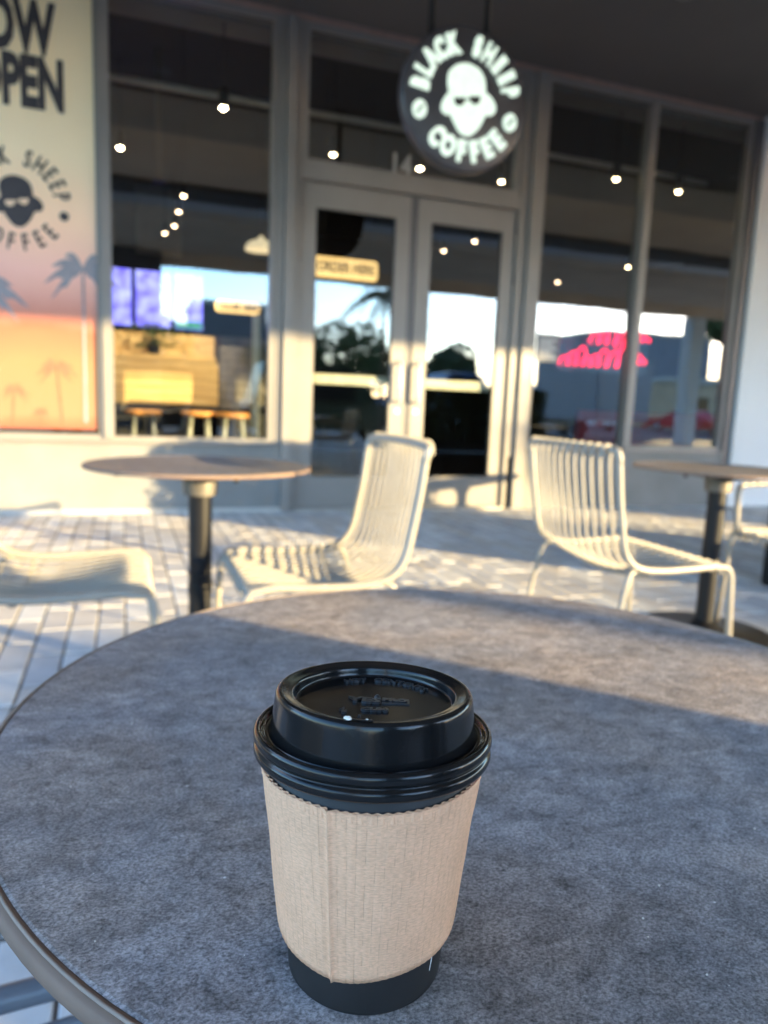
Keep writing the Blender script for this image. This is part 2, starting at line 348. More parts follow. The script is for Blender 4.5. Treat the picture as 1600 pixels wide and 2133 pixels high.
def copy_tree(o, parent=None, _k=None):
    if _k is None:
        _k = {}
        for c in COL.objects: _k.setdefault(c.parent, []).append(c)
    c = o.copy(); COL.objects.link(c); c.parent = parent
    for ch in _k.get(o, []): copy_tree(ch, c, _k)
    return c
def smooth_path(pts, n=6):
    P = [Vector(p) for p in pts]; out = []
    for i in range(len(P)-1):
        p0 = P[max(i-1, 0)]; p1 = P[i]; p2 = P[i+1]; p3 = P[min(i+2, len(P)-1)]
        for k in range(n):
            t = k/n
            out.append(0.5*((2*p1) + (-p0+p2)*t + (2*p0-5*p1+4*p2-p3)*t*t + (-p0+3*p1-3*p2+p3)*t**3))
    out.append(P[-1]); return out

def glyph_mesh(text, size=1.0, depth=0.0, bold=0.0, sx=1.0, align='CENTER', spacing=1.0, res=3):
    cu = bpy.data.curves.new('lettering', 'FONT'); cu.body = text; cu.size = size; cu.extrude = depth/2; cu.offset = bold
    cu.align_x = align; cu.align_y = 'CENTER'; cu.resolution_u = res; cu.space_character = spacing
    o = bpy.data.objects.new('lettering', cu); COL.objects.link(o)
    dg = bpy.context.evaluated_depsgraph_get(); dg.update()
    me = bpy.data.meshes.new_from_object(o.evaluated_get(dg)); bpy.data.objects.remove(o); bpy.data.curves.remove(cu)
    for v in me.vertices: v.co.x *= sx
    me.materials.clear(); return me
def place_glyph(name, text, m, parent, M, **k):
    me = glyph_mesh(text, **k); me.transform(M); me.materials.append(m); return link(name, me, parent)
UPRIGHT = Matrix(((1, 0, 0, 0), (0, 0, -1, 0), (0, 1, 0, 0), (0, 0, 0, 1)))      # text plane -> XZ plane facing -Y
def ring_text(parent, text, cx, cz, y, radius, a0, a1, size, m, top=True, depth=0.01, bold=0.0, sx=0.7, name='letter'):
    """letters along an arc in the XZ plane; angles in degrees clockwise from 12 o'clock"""
    n = len(text)
    for i, ch in enumerate(text):
        if ch == ' ': continue
        a = rad(a0 + (a1-a0)*i/(n-1))
        px, pz = cx+radius*math.sin(a), cz+radius*math.cos(a)
        rot = -a if top else -a+math.pi
        M = Matrix.Translation((px, y, pz)) @ Matrix.Rotation(-rot, 4, 'Y') @ UPRIGHT
        place_glyph(name, ch, m, parent, M, size=size, depth=depth, bold=bold, sx=sx)

def head_logo(parent, cx, cz, y, s, m, hole_m, depth, flip=1):
    """woolly head with sunglasses: wool cap, ears, tapering face, two dark lenses"""
    pts = []
    def blob(px, pz, rx, rz, n=26, ph=0.0): return [(cx+s*(px+rx*math.cos(t)*(1)), cz+s*(pz+rz*math.sin(t))) for t in [ph+2*math.pi*k/n for k in range(n)]]
    outline = [(-0.56, 0.10), (-0.62, 0.36), (-0.60, 0.62), (-0.46, 0.80), (-0.28, 0.90), (-0.05, 0.95), (0.16, 0.92), (0.36, 0.84), (0.52, 0.66), (0.58, 0.44), (0.60, 0.26),
               (0.76, 0.18), (0.92, 0.0), (0.95, -0.18), (0.84, -0.32), (0.66, -0.34), (0.58, -0.48), (0.44, -0.74), (0.22, -0.96), (0.02, -1.0), (-0.18, -0.92), (-0.40, -0.64), (-0.48, -0.50),
               (-0.60, -0.52), (-0.76, -0.44), (-0.78, -0.26), (-0.68, -0.04)]
    sp = smooth_path([(x, 0, z) for x, z in outline+outline[:1]], 3)[:-1]
    poly = [(cx+s*p.x, cz+s*p.z) for p in sp]
    MB().prism(poly, y-depth/2, y+depth/2).build('emblem_head', m, parent)
    for (lx, lz) in ((-0.24, -0.12), (0.26, 0.0)):
        lens = [(lx-0.20, lz+0.07), (lx+0.17, lz+0.13), (lx+0.15, lz-0.04), (lx+0.02, lz-0.13), (lx-0.14, lz-0.10)]
        MB().prism([(cx+s*a, cz+s*b) for a, b in lens], y-depth/2-0.002, y-depth/2+0.001).build('sunglass_lens', hole_m, parent)
    MB().prism([(cx+s*a, cz+s*b) for a, b in ((-0.06, -0.07), (0.08, -0.03), (0.08, 0.02), (-0.06, -0.02))], y-depth/2-0.002, y-depth/2+0.001).build('sunglass_bridge', hole_m, parent)

YF = 6.15
# ------------------------------------------------------------------ ground
g = MB().add([(-600, -600, -0.14), (600, -600, -0.14), (600, 600, -0.14), (-600, 600, -0.14)], [(0, 1, 2, 3)]).build('ground', concrete_m); tag(g, kind='structure')
rd = MB().add([(-300, -300, -0.136), (300, -300, -0.136), (300, -5.4, -0.136), (-300, -5.4, -0.136)], [(0, 1, 2, 3)]).build('parking_lot', asphalt_m); tag(rd, kind='structure')
pv = MB().box(-30, 30, -5.1, YF+0.02, -0.132, -0.006).build('pavement', mortar_m); tag(pv, kind='structure')
kb = MB().box(-30, 30, -5.28, -5.104, -0.132, 0.0).build('kerb', concrete_m); tag(kb, kind='structure')
slab = MB().box(-30, 30, -5.08, -1.404, -0.0058, 0.0).build('concrete_walkway', concrete_m); tag(slab, kind='structure')
for k in range(-12, 13):
    b_ = MB().box(k*2.5-0.8, k*2.5-0.72, -12.5, -5.6, -0.132, -0.128).build('parking_line', mat('line_paint', (0.7, 0.7, 0.68), 0.8), rd)

# pavers: narrow planks laid with their long side towards the shop
PW, PL, GAP = 0.109, 0.30, 0.008
def paver_mesh(m, x=0, y=0, l=PL-GAP, jog=0.0, mb=None, mi=0):
    w = PW-GAP; c = 0.0035; z = jog
    y += 0.004; l -= 0.008
    v = [(x, y, -0.05), (x+w, y, -0.05), (x+w, y+l, -0.05), (x, y+l, -0.05), (x, y, z-c), (x+w, y, z-c), (x+w, y+l, z-c), (x, y+l, z-c),
         (x+c, y+c, z), (x+w-c, y+c, z), (x+w-c, y+l-c, z), (x+c, y+l-c, z)]
    f = [(0, 1, 5, 4), (1, 2, 6, 5), (2, 3, 7, 6), (3, 0, 4, 7), (4, 5, 9, 8), (5, 6, 10, 9), (6, 7, 11, 10), (7, 4, 8, 11), (8, 9, 10, 11)]
    mb = mb or MB(); mb.add(v, f, mi); return mb
pmeshes = [paver_mesh(m).mesh('paver', m) for m in PAVER_M]
places = []
rg = random.Random(3)
for ci in range(-24, 62):
    x = ci*PW; y = -1.4 + rg.choice((0, 0, 0.15, 0.15, 0.08)); 
    first = True
    if y > -1.4+0.02: places.append((x, -1.4, y+1.4-GAP))
    while y < YF-0.03:
        l = min(PL, YF-y); places.append((x, y, l-GAP)); y += PL
def view_size(x, y, l):
    d = Vector((x+PW/2, y+l/2, 0))-Vector((0, 0, CAMZ)); z = d.dot(AF)
    if z < 0.15: return 0
    px, py = 800+1500*d.dot(AX)/z, 1066.5-1500*d.dot(AU)/z
    if not (-20 < px < 1620 and 0 < py < 2160): return 0
    # behind the near table top?
    t = (CAMZ-0.74)/CAMZ; qx, qy = (x+PW/2)*t, (y+l/2)*t
    if math.hypot(qx-0.255, qy-0.46) < 0.33: return 0
    return l*1500/z*(CAMZ/d.length)
ranked = sorted([(view_size(x, y, l), i) for i, (x, y, l) in enumerate(places)], reverse=True)
single = {i for s_, i in ranked[:296] if s_ > 0 and places[i][2] > PL-GAP-0.001}
rest = MB(); rg = random.Random(11)
for i, (x, y, l) in enumerate(places):
    k = rg.choices(range(5), (4, 4, 2, 3, 3))[0]; jog = rg.uniform(-0.0012, 0.0012)
    if i in single:
        o = link('paver', pmeshes[k], pv); o.location = (x, y, jog)
    else: paver_mesh(None, x, y, l, jog, rest, k)
ro = rest.build('paver_field', PAVER_M, pv); tag(ro, kind='stuff')

# ------------------------------------------------------------------ the shop front
shop = thing('shop_building', (0, 0, 0), 'single storey shop front with grey window frames and dark recessed canopy', 'building')
FB = YF+0.10     # back of frames
wbox('low_wall', wall_m, shop, -9, 1.33, YF-0.02, YF+0.22, -0.005, 0.555)
wbox('low_wall', wall_m, shop, 3.66, 6.20, YF-0.02, YF+0.22, -0.005, 0.565)
wbox('wall_base_strip', concrete_m, shop, -9, 1.33, YF-0.035, YF-0.021, -0.004, 0.035)
# white cladding right of the windows, shallow vertical joints
for k in range(5): wbox('wall_panel', white_m, shop, 6.20+k*1.0, 6.20+k*1.0+0.988, YF-0.07, YF+0.2, 0.0, 4.0)
wbox('joint_backing', mat('joint_filler', (0.3, 0.31, 0.33), 0.8), shop, 6.21, 11.1, YF-0.05, YF+0.19, 0.0, 3.99)
def frame_bar(x0, x1, z0, z1, m=frame_m, y0=YF, y1=FB, name='frame_bar', bevel=0.004): return wbox(name, m, shop, x0, x1, y0, y1, z0, z1, bevel=bevel)
ZH = 3.93
def window(x0, x1, z0, z1, y=YF+0.05, name='window', b=0.045, m=frame_m):
    w = MB().box(x0, x1, y-0.05, y+0.05, z0, z0+b).box(x0, x1, y-0.05, y+0.05, z1-b, z1).box(x0, x0+b, y-0.05, y+0.05, z0+b, z1-b).box(x1-b, x1, y-0.05, y+0.05, z0+b, z1-b).build(name, m, shop)
    MB().box(x0+b, x1-b, y-0.003, y+0.003, z0+b, z1-b).build('pane', glass_m, w)
    for zz in ((z0+b, z0+b+0.006), (z1-b-0.006, z1-b)): MB().box(x0+b, x1-b, y-0.012, y-0.004, zz[0], zz[1]).build('gasket', gasket, w)
    return w
window(-2.62, -0.125, 0.575, 3.96, b=0.055)
window(-0.125+0.003, 1.20, 0.575, 3.96, b=0.045)
frame_bar(-0.15, -0.07, 0.60, 3.95, frame_m, YF-0.025, YF-0.002)          # mullion cover
frame_bar(-9, 1.26, 0.557, 0.572, frame_m, YF-0.05, FB+0.03, 'sill')
frame_bar(-9, -2.625, 0.575, 3.96, wall_m)
# post left of the doors: stepped profile
frame_bar(1.203, 1.26, 0.575, 3.96, frame_m, YF-0.01, FB)
frame_bar(1.262, 1.345, 0.0, 3.96, frame_m, YF-0.045, FB+0.04)
frame_bar(1.347, 1.40, 0.0, 3.96, frame_m, YF-0.015, FB+0.04)
# post right of the doors
frame_bar(3.435, 3.48, 0.0, 3.96, frame_m, YF-0.015, FB+0.04)
frame_bar(3.54, 3.655, 0.0, 3.96, frame_m, YF-0.045, FB+0.04)
wbox('dark_post_slot', gasket, shop, 3.482, 3.538, YF+0.02, FB, 0.0, 3.96)
wbox('post_cover', frame_m, shop, 3.4805, 3.5395, YF-0.005, YF+0.018, 0.50, 3.95)
window(3.66, 4.845, 0.59, 3.96, b=0.045)
window(4.848, 6.10, 0.59, 3.96, b=0.045)
frame_bar(4.80, 4.89, 0.60, 3.95, frame_m, YF-0.025, YF-0.002)
frame_bar(6.102, 6.198, 0.0, 3.96, frame_d, YF-0.03, FB)
frame_bar(3.66, 6.10, 0.567, 0.588, frame_m, YF-0.05, FB+0.03, 'sill')
# header and transom
frame_bar(1.402, 3.433, 2.765, 2.875, frame_m, YF-0.02, FB, 'door_header')
tr = window(1.402, 3.433, 2.877, 3.96, b=0.05)
frame_bar(-9, 6.198, 3.962, 4.02, mat('head_trim', (0.30, 0.20, 0.17), 0.6), YF-0.01, FB+0.1, 'head_trim')  # pink light on the wall head is put into this colour
place_glyph('street_number', '14', mat('white_vinyl', (0.32, 0.33, 0.32), 0.6), tr, Matrix.Translation((2.28, YF+0.044, 2.99)) @ UPRIGHT, size=0.27, bold=0.006, sx=0.8)
wbox('upper_wall', wall_m, shop, -9, 11.2, FB+0.11, FB+0.4, 3.94, 4.9)
# doors
def door(x0, x1, hinge):
    st = 0.135
    y0, y1 = YF+0.02, YF+0.07
    d = thing('door', (0, 0, 0), None, None); d.parent = shop
    w = MB()
    for b in ((x0, x0+st, 0.02, 2.755), (x1-st, x1, 0.02, 2.755), (x0+st, x1-st, 0.02, 0.30), (x0+st, x1-st, 2.56, 2.755)):
        w.box(b[0], b[1], y0, y1, b[2], b[3])
    w.build('door_frame', frame_m, d)
    MB().box(x0+st, x1-st, y0+0.022, y0+0.028, 0.30, 2.56).build('pane', glass_m, d)
    g_ = MB()
    for b in ((x0+st, x0+st+0.008, 0.30, 2.56), (x1-st-0.008, x1-st, 0.30, 2.56), (x0+st, x1-st, 0.30, 0.308), (x0+st, x1-st, 2.552, 2.56)): g_.box(b[0], b[1], y0+0.006, y0+0.02, b[2], b[3])
    g_.build('gasket', gasket, d)
    MB().box(x0+st-0.02, x1-st+0.02, y1+0.045, y1+0.085, 1.115, 1.20).build('push_bar', mat('bright_aluminium', (0.62, 0.60, 0.50), 0.4, 0.0), d)
    hx = x1-0.055 if hinge == 'left' else x0+0.055
    dx = -0.0 
    p = [(hx, y0, 1.33), (hx, y0-0.055, 1.33), (hx, y0-0.07, 1.315), (hx, y0-0.07, 1.0), (hx, y0-0.055, 0.985), (hx, y0, 0.985)]
    MB().tube(p, 0.0125, 10).build('pull_handle', steel_m, d, smooth=True)
    MB().lathe([(0.001, 0), (0.022, 0), (0.022, 0.006), (0.001, 0.006)], 16).build('lock', steel_m, d).matrix_local = Matrix.Translation((hx, y0-0.001, 0.9)) @ Matrix.Rotation(math.pi/2, 4, 'X')
    xx = x0-0.004 if hinge == 'left' else x1+0.004
    for z in (0.25, 1.35, 2.1, 2.55): MB().tube([(xx, y0-0.012, z), (xx, y0-0.012, z+0.13)], 0.011, 8).build('hinge', frame_d, d, smooth=True)
    return d
door(1.405, 2.385, 'left'); door(2.455, 3.43, 'right')
wbox('meeting_gap', frame_d, shop, 2.387, 2.453, YF+0.035, YF+0.068, 0.02, 2.755)
wbox('threshold', mat('worn_aluminium', (0.45, 0.43, 0.4), 0.5, 0.3), shop, 1.402, 3.433, YF-0.06, FB+0.05, 0.0, 0.016)

# canopy: boards, beams and fascia
can = thing('canopy', (0, 0, 0), 'deep flat canopy roof over the terrace with dark painted underside', 'canopy')
def cbox(name, m, y0, y1, z0, z1): return MB().box(-3.6, 18, y0, y1, z0, z1).build(name, m, can)
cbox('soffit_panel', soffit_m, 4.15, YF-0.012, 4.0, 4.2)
for x in (0.4, 3.9, 7.4): MB().lathe([(0.0, 3.995), (0.055, 3.995), (0.075, 3.990), (0.085, 3.992), (0.085, 3.9999)], 24, (x, 4.7, 0)).build('downlight_trim', frame_d, can, smooth=True)
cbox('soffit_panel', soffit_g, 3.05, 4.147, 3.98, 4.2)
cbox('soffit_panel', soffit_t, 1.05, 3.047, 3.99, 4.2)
cbox('beam', soffit_m, 0.35, 1.047, 3.93, 4.2)
cbox('steel_channel', steel_m, -0.30, 0.347, 3.95, 4.2)
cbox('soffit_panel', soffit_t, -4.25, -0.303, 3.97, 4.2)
cbox('fascia', soffit_t, -4.45, -4.253, 3.70, 4.6)
cbox('roof_deck', mat('roof_membrane', (0.4, 0.4, 0.4), 0.9), -4.24, FB, 4.21, 4.4)
for k, x in enumerate((-3.3, 15.2)):
    c = thing('canopy_column', (x, -4.35, 0), ('square rendered canopy column left of the terrace', 'square rendered canopy column far right beside the kerb')[k], 'column', 'canopy columns')
    MB().box(-0.2, 0.2, -0.2, 0.2, 0.12, 3.69).build('shaft', white_m, c, bevel=0.01); MB().box(-0.26, 0.26, -0.26, 0.26, -0.003, 0.12).build('base', concrete_m, c)
c = thing('canopy_column', (0.12, -4.32, 0), 'added broad dark canopy column, unseen, blocking sky in the left window reflection', 'column', 'canopy columns')
MB().box(-0.66, 0.66, -0.12, 0.24, 0.12, 3.96).build('shaft', mat('dark_render', (0.10, 0.10, 0.11), 0.85, 0, 2, 0.1), c, bevel=0.01); MB().box(-0.71, 0.71, -0.17, 0.29, -0.003, 0.12).build('base', concrete_m, c)  # extra column, added to keep reflected sky off the menu screens
# track spots hang from the dark ceiling inside the shop
room = shop
wbox('shop_floor', int_floor, shop, -9, 11, FB+0.01, 14, -0.05, -0.002)
wbox('shop_ceiling', interior_m, shop, -9, 11, FB+0.11, 14, 4.1, 4.2)
wbox('back_wall', interior_m, shop, -9, 11, 14.0, 14.2, 0, 4.2)
wbox('side_wall', interior_m, shop, -9.2, -9.0, YF, 14, 0, 4.2)
wbox('side_wall', interior_m, shop, 11.0, 11.2, YF+0.21, 14, 0, 4.2)

# ------------------------------------------------------------------ poster on the left pane
po = thing('window_poster', (0, 0, 0), 'tall sunset window poster announcing the opening, with palms and round black logo', 'poster')
px0, px1, pz0, pz1, pyy = -2.5, -0.165, 0.665, 3.92, YF+0.030
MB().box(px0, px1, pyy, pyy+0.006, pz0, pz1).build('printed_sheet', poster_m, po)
TY = pyy-0.003
for ch, x, z, s_ in ([(c, -1.50+0.307*i, 3.72, 0.50) for i, c in enumerate('NOW')]): pass
def poster_word(word, right, zc, h, sx, sp):
    me = glyph_mesh(word, size=h/0.70, depth=0.002, bold=0.022, sx=sx, align='RIGHT', spacing=sp)
    xs = [v.co.x for v in me.vertices]; me.transform(Matrix.Translation((-max(xs), 0, 0)))
    ys = [v.co.y for v in me.vertices]; me.transform(Matrix.Translation((0, -(max(ys)+min(ys))/2, 0)))
    me.transform(Matrix.Translation((right, TY, zc)) @ UPRIGHT); me.materials.append(ink_m); link('headline', me, po)
poster_word('NOW', -0.425, 3.53, 0.33, 0.52, 1.0)
poster_word('OPEN', -0.385, 3.16, 0.325, 0.50, 1.0)
LC = (-0.72, 2.33)
ring_text(po, 'BLACK SHEEP', LC[0], LC[1], TY, 0.305, -78, 78, 0.165, ink_m, True, 0.002, 0.004, 0.62)
ring_text(po, 'COFFEE', LC[0], LC[1], TY, 0.30, 228, 132, 0.165, ink_m, False, 0.002, 0.004, 0.62)
head_logo(po, LC[0], LC[1], TY, 0.185, ink_m, mat('poster_pale', (0.8, 0.6, 0.42), 0.6), 0.002)
for sgn in (-1, 1):
    MB().prism([(LC[0]+sgn*0.318+0.034*math.cos(t), LC[1]-0.075+0.034*math.sin(t)) for t in [k*math.pi/6 for k in range(12)]], TY-0.001, TY+0.001).build('bean_mark', ink_m, po)
def print_palm(x, z, h, crown, m, lean=0.0):
    w = MB()
    tp = [(x, z), (x+lean*0.3, z+h*0.5), (x+lean, z+h)]
    w.prism([(tp[0][0]-0.012*crown*4, z), (tp[0][0]+0.012*crown*4, z), (tp[2][0]+0.008, z+h), (tp[2][0]-0.008, z+h)], TY-0.001, TY+0.001)
    r2 = random.Random(int(x*1000))
    for k in range(9):
        a = rad(-25+k*230/8); L_ = crown*r2.uniform(0.8, 1.1); cx, cz = tp[2]
        pts = []
        for t in range(7):
            u = t/6; pts.append((cx+math.cos(a)*L_*u, cz+math.sin(a)*L_*u - 0.55*L_*u*u))
        up = [(p[0], p[1]+0.10*crown*math.sin(math.pi*min(1, i/6+0.05))) for i, p in enumerate(pts)]
        dn = [(p[0], p[1]-0.22*crown*math.sin(math.pi*min(1, i/6+0.05))*(1 if i % 2 else 0.5)) for i, p in enumerate(pts)]
        w.prism(up+dn[::-1], TY-0.0012+0.0001*k, TY+0.001+0.0001*k)
    w.build('palm_silhouette', m, po)
print_palm(-0.28, 0.72, 1.17, 0.27, palm_ink); print_palm(-0.45, 0.72, 0.42, 0.14, palm_ink2, -0.03); print_palm(-0.98, 0.72, 1.0, 0.30, palm_ink)
print_palm(-0.80, 0.72, 0.24, 0.10, palm_ink2, 0.02); print_palm(-1.5, 0.72, 0.8, 0.22, palm_ink2); print_palm(-0.60, 0.70, 0.10, 0.06, palm_ink2)

# ------------------------------------------------------------------ hanging round sign
sg = thing('hanging_sign', (2.06, 4.5, 2.88), 'round black hanging sign with lit white lettering and woolly head in sunglasses', 'sign')
dm = MB().lathe([(0.0, -0.045), (0.415, -0.045), (0.428, -0.038), (0.430, 0), (0.428, 0.038), (0.415, 0.045), (0.0, 0.045)], 72).mesh('sign_disc', mat('sign_black', (0.05, 0.05, 0.062), 0.35), True)
dm.transform(Matrix.Rotation(math.pi/2, 4, 'X')); link('sign_disc', dm, sg)
SY = -0.056
ring_text(sg, 'BLACK SHEEP', 0, 0, SY, 0.315, -83, 73, 0.158, letter_m, True, 0.02, 0.009, 0.64)
ring_text(sg, 'COFFEE', 0, 0, SY, 0.318, 218, 132, 0.165, letter_m, False, 0.02, 0.010, 0.70)
head_logo(sg, 0, 0.0, SY, 0.215, letter_m, mat('lens_black', (0.03, 0.03, 0.035), 0.5), 0.02)
for sgn, dz in ((-1, -0.11), (1, -0.09)):
    MB().prism([(sgn*0.315+0.046*math.cos(t), dz+0.054*math.sin(t)) for t in [k*math.pi/8 for k in range(16)]], SY-0.01, SY+0.01).build('bean_mark', letter_m, sg)
    MB().prism([(sgn*0.315-0.028, dz-0.022), (sgn*0.315-0.02, dz-0.03), (sgn*0.315+0.028, dz+0.022), (sgn*0.315+0.02, dz+0.03)], SY-0.0125, SY-0.0095).build('bean_crease', black_m, sg)
for x in (-0.24, 0.14):
    MB().tube([(x, 0, 0.34), (x, 0, 1.118)], 0.022, 12).build('hanger_rod', black_m, sg, smooth=True)
    MB().lathe([(0.0, 1.10), (0.06, 1.10), (0.06, 1.12), (0.0, 1.12)], 20, (x, 0, 0)).build('ceiling_flange', black_m, sg)

# ------------------------------------------------------------------ inside the shop
lab_spot = {0: 'spotlight behind the left window, brightest one high on the right', }
spots = [((0.80, 6.42, 3.30), 1, 'lit ceiling spotlight at the top right of the left window'), ((0.0, 7.85, 3.30), 1, 'lit spotlight by the frame between poster and left window'),
         ((1.92, 7.1, 3.30), 1, 'lit spotlight in the left half of the panel over the doors'), ((2.82, 7.1, 3.30), 1, 'lit spotlight just under the round hanging sign'),
         ((3.74, 7.1, 3.30), 1, 'lit spotlight in the right corner of the panel over the doors'), ((4.72, 6.5, 3.30), 1, 'lit spotlight high in the window right of the doors'),
         ((5.55, 6.55, 3.30), 1, 'lit spotlight high in the rightmost window'), ((7.7, 10.1, 3.30), 1, 'lit spotlight low beside the mullion of the right windows'),
         ((7.55, 11.9, 3.30), 0, 'faint amber spotlight deep inside, behind the window right of the doors'),
         ((0.70, 9.3, 3.30), 0, 'amber spotlight at the top of the slanting row of four'), ((0.70, 10.1, 3.30), 0, 'amber spotlight second from the top of the slanting row'),
         ((0.70, 10.95, 3.30), 0, 'amber spotlight third from the top of the slanting row'), ((0.60, 11.5, 3.30), 0, 'amber spotlight at the bottom of the slanting row of four'),
         ((4.74, 9.7, 3.30), 0, 'amber spotlight upper one seen through the right door'), ((4.62, 10.5, 3.30), 0, 'amber spotlight lower one seen through the right door')]
proto = None
for (p, br, lb) in spots:
    t = thing('spotlight', p, lb, 'spotlight', 'ceiling spotlights inside the shop')
    q = MB().lathe([(0.0, 0.16), (0.03, 0.16), (0.04, 0.14), (0.043, 0.0), (0.038, 0.0), (0.0, 0.012)], 18).build('lamp_housing', black_m, t, smooth=True)
    # the lens is a small domed disc facing down and out of the mouth
    MB().lathe([(0.0, -0.016), (0.012, -0.014), (0.022, -0.006), (0.026, 0.0)], 14).build('lamp_lens', (spot_m, spot_mid)[int(p[0]*10) % 2] if br else spot_dim, t, smooth=True)
    MB().tube([(0, 0, 0.155), (0, 0, 0.80)], 0.007, 6).build('drop_rod', black_m, t)
    if p[0] == 0.80:
        ld = bpy.data.lights.new('spot_beam', 'SPOT'); ld.energy = 95; ld.color = (1.0, 0.80, 0.50); ld.spot_size = rad(52); ld.spot_blend = 0.6; ld.shadow_soft_size = 0.03
        lo = link('spot_beam', ld, t); lo.location = (0, 0, -0.03); lo.rotation_euler = (Vector((0.80, 6.42, 3.30))-Vector((0.25, 7.75, 1.2))).to_track_quat('Z', 'Y').to_euler()
# wood counter with boards, grey return, dark recess
ct = thing('counter', (0, 7.75, 0), 'honey coloured wooden service counter behind the left window', 'counter')
r3 = random.Random(5)
for k in range(5):
    MB().box(-2.2, 0.93, 0, 0.03, 0.865+k*0.088, 0.865+k*0.088+0.083).build('board', wood_m, ct, bevel=0.002)
MB().box(-2.2, 0.91, 0.05, 0.6, 1.31, 1.36).build('counter_ledge', wood_m, ct, bevel=0.003)
MB().box(-2.2, 0.93, 0.36, 0.4, 1.36, 1.60).build('upper_board', wood_m, ct)
MB().box(-2.2, 0.93, 0.031, 0.6, 0.80, 1.305).build('counter_body', brickgrey, ct)
MB().box(-2.1, 0.85, 0.30, 0.6, 0.0, 0.798).build('kick_base', interior_m, ct)
for r_ in range(9):
    for c_ in range(3):
        x0 = 0.945+c_*0.185-(0.09 if r_ % 2 else 0); MB().box(max(x0, 0.94), x0+0.178, 0.0, 0.03, 0.84+r_*0.083, 0.84+r_*0.083+0.077).build('tile', brickgrey, ct)
MB().box(0.94, 1.45, 0.031, 0.6, 0.0, 1.585).build('counter_return', interior_m, ct)
def stool(x, y, lb):
    t = thing('bar_stool', (x, y, 0), lb, 'stool', 'bar stools at the counter')
    MB().lathe([(0.0, 0.765), (0.15, 0.765), (0.165, 0.775), (0.165, 0.80), (0.155, 0.81), (0.0, 0.812)], 28).build('seat', seat_orange, t, smooth=True)
    for a in (45, 135, 225, 315):
        c, s_ = math.cos(rad(a)), math.sin(rad(a)); MB().tube([(0.11*c, 0.11*s_, 0.765), (0.19*c, 0.19*s_, 0.0)], 0.017, 8).build('leg', pale_metal, t, smooth=True)
    MB().tube([(0.165*math.cos(2*math.pi*k/20), 0.165*math.sin(2*math.pi*k/20), 0.25) for k in range(20)], 0.009, 6, closed=True).build('foot_ring', pale_metal, t, smooth=True)
stool(0.18, 7.30, 'round orange wood bar stool at the left end of the visible counter'); stool(1.02, 7.30, 'round orange wood bar stool by the grey tiled counter end'); stool(0.70, 7.42, 'bar stool half hidden between the other two')
# menu screens
for k, (x0, x1) in enumerate(((-0.75, -0.32), (-0.31, 0.12), (0.13, 0.56), (0.57, 0.93))):
    t = thing('menu_screen', ((x0+x1)/2, 9.2, 1.74), ('blue menu screen mostly behind the poster edge', 'blue menu screen beside the dark frame', 'pale blue menu screen, centre of the row', 'menu screen with green foot, last on the right')[k], 'screen', 'menu screens behind the counter')
    hw = (x1-x0)/2-0.008
    MB().box(-hw, hw, 0, 0.05, 0, 0.66).build('casing', black_m, t, bevel=0.004)
    MB().box(-hw+0.012, hw-0.012, -0.003, 0.0, 0.012, 0.648).build('display', screen_m, t)
    if k == 3:
        MB().box(-hw+0.02, hw-0.02, -0.005, -0.0032, 0.02, 0.10).build('green_banner', emis('green_panel', (0.1, 0.55, 0.3), 0.12), t)
        MB().lathe([(0, -0.0), (0.05, 0), (0.05, 0.002), (0, 0.002)], 20).build('picture_disc', emis('red_panel', (0.9, 0.2, 0.25), 0.14), t).matrix_local = Matrix.Translation((-0.05, -0.0032, 0.42)) @ Matrix.Rotation(math.pi/2, 4, 'X')
def order_sign(x0, x1, z0, z1, y, lb, post=None):
    t = thing('order_sign', ((x0+x1)/2, y, z0), lb, 'sign', 'lit signs over the counter')
    w, h = x1-x0, z1-z0
    MB().box(-w/2, w/2, 0, 0.05, 0, h).build('sign_box', ordersign_m, t, bevel=0.02)
    place_glyph('lettering', 'ORDER HERE', mat('sign_brown', (0.10, 0.05, 0.02), 0.6), t, Matrix.Translation((0, -0.004, h/2)) @ UPRIGHT, size=h*0.72, depth=0.004, bold=0.004, sx=w/(h*0.72)/6.6)
    if post: MB().box(w/2-0.07, w/2+0.005, 0.0, 0.05, post-z0, -0.002).build('post', pale_metal, t)
    else:
        for x in (-w*0.35, w*0.35): MB().tube([(x, 0.025, h-0.01), (x, 0.025, 4.1-z0)], 0.006, 6).build('hanging_cable', black_m, t)
    return t
order_sign(1.83, 2.52, 2.22, 2.42, 7.4, 'lit yellow lettered sign seen through the left door')
order_sign(0.87, 1.31, 1.80, 1.91, 7.5, 'small lit yellow sign on a pale post behind the left window', post=0.02)
pn = thing('pendant_lamp', (1.40, 8.0, 2.52), 'lit pale dome pendant lamp at the right edge of the left window', 'lamp')
MB().lathe([(0.17, 0.0), (0.16, 0.05), (0.11, 0.09), (0.04, 0.11), (0.02, 0.15), (0.0, 0.15)], 28).build('lamp_shade', pendant_m, pn, smooth=True)
MB().tube([(0, 0, 0.14), (0, 0, 1.55)], 0.006, 6).build('cord', black_m, pn)
hb = thing('bulkhead_panel', (0.55, 12.2, 3.11), 'plain grey panel under the shop ceiling behind the slanting row of spotlights', 'panel')
MB().box(-0.34, 0.34, 0, 0.05, 0, 0.98).build('board', mat('panel_grey', (0.20, 0.185, 0.16), 0.7), hb, bevel=0.004)
dp = thing('drop_pipe', (0.34, 7.5, 2.94), 'brown vertical pipe hanging from the shop ceiling behind the left window', 'pipe')
MB().tube([(0, 0, 0), (0, 0, 1.16)], 0.026, 10).build('pipe', mat('bronze', (0.08, 0.055, 0.03), 0.5), dp, smooth=True); MB().lathe([(0, 0), (0.05, 0), (0.05, 0.02), (0, 0.02)], 14).build('end_plate', black_m, dp)
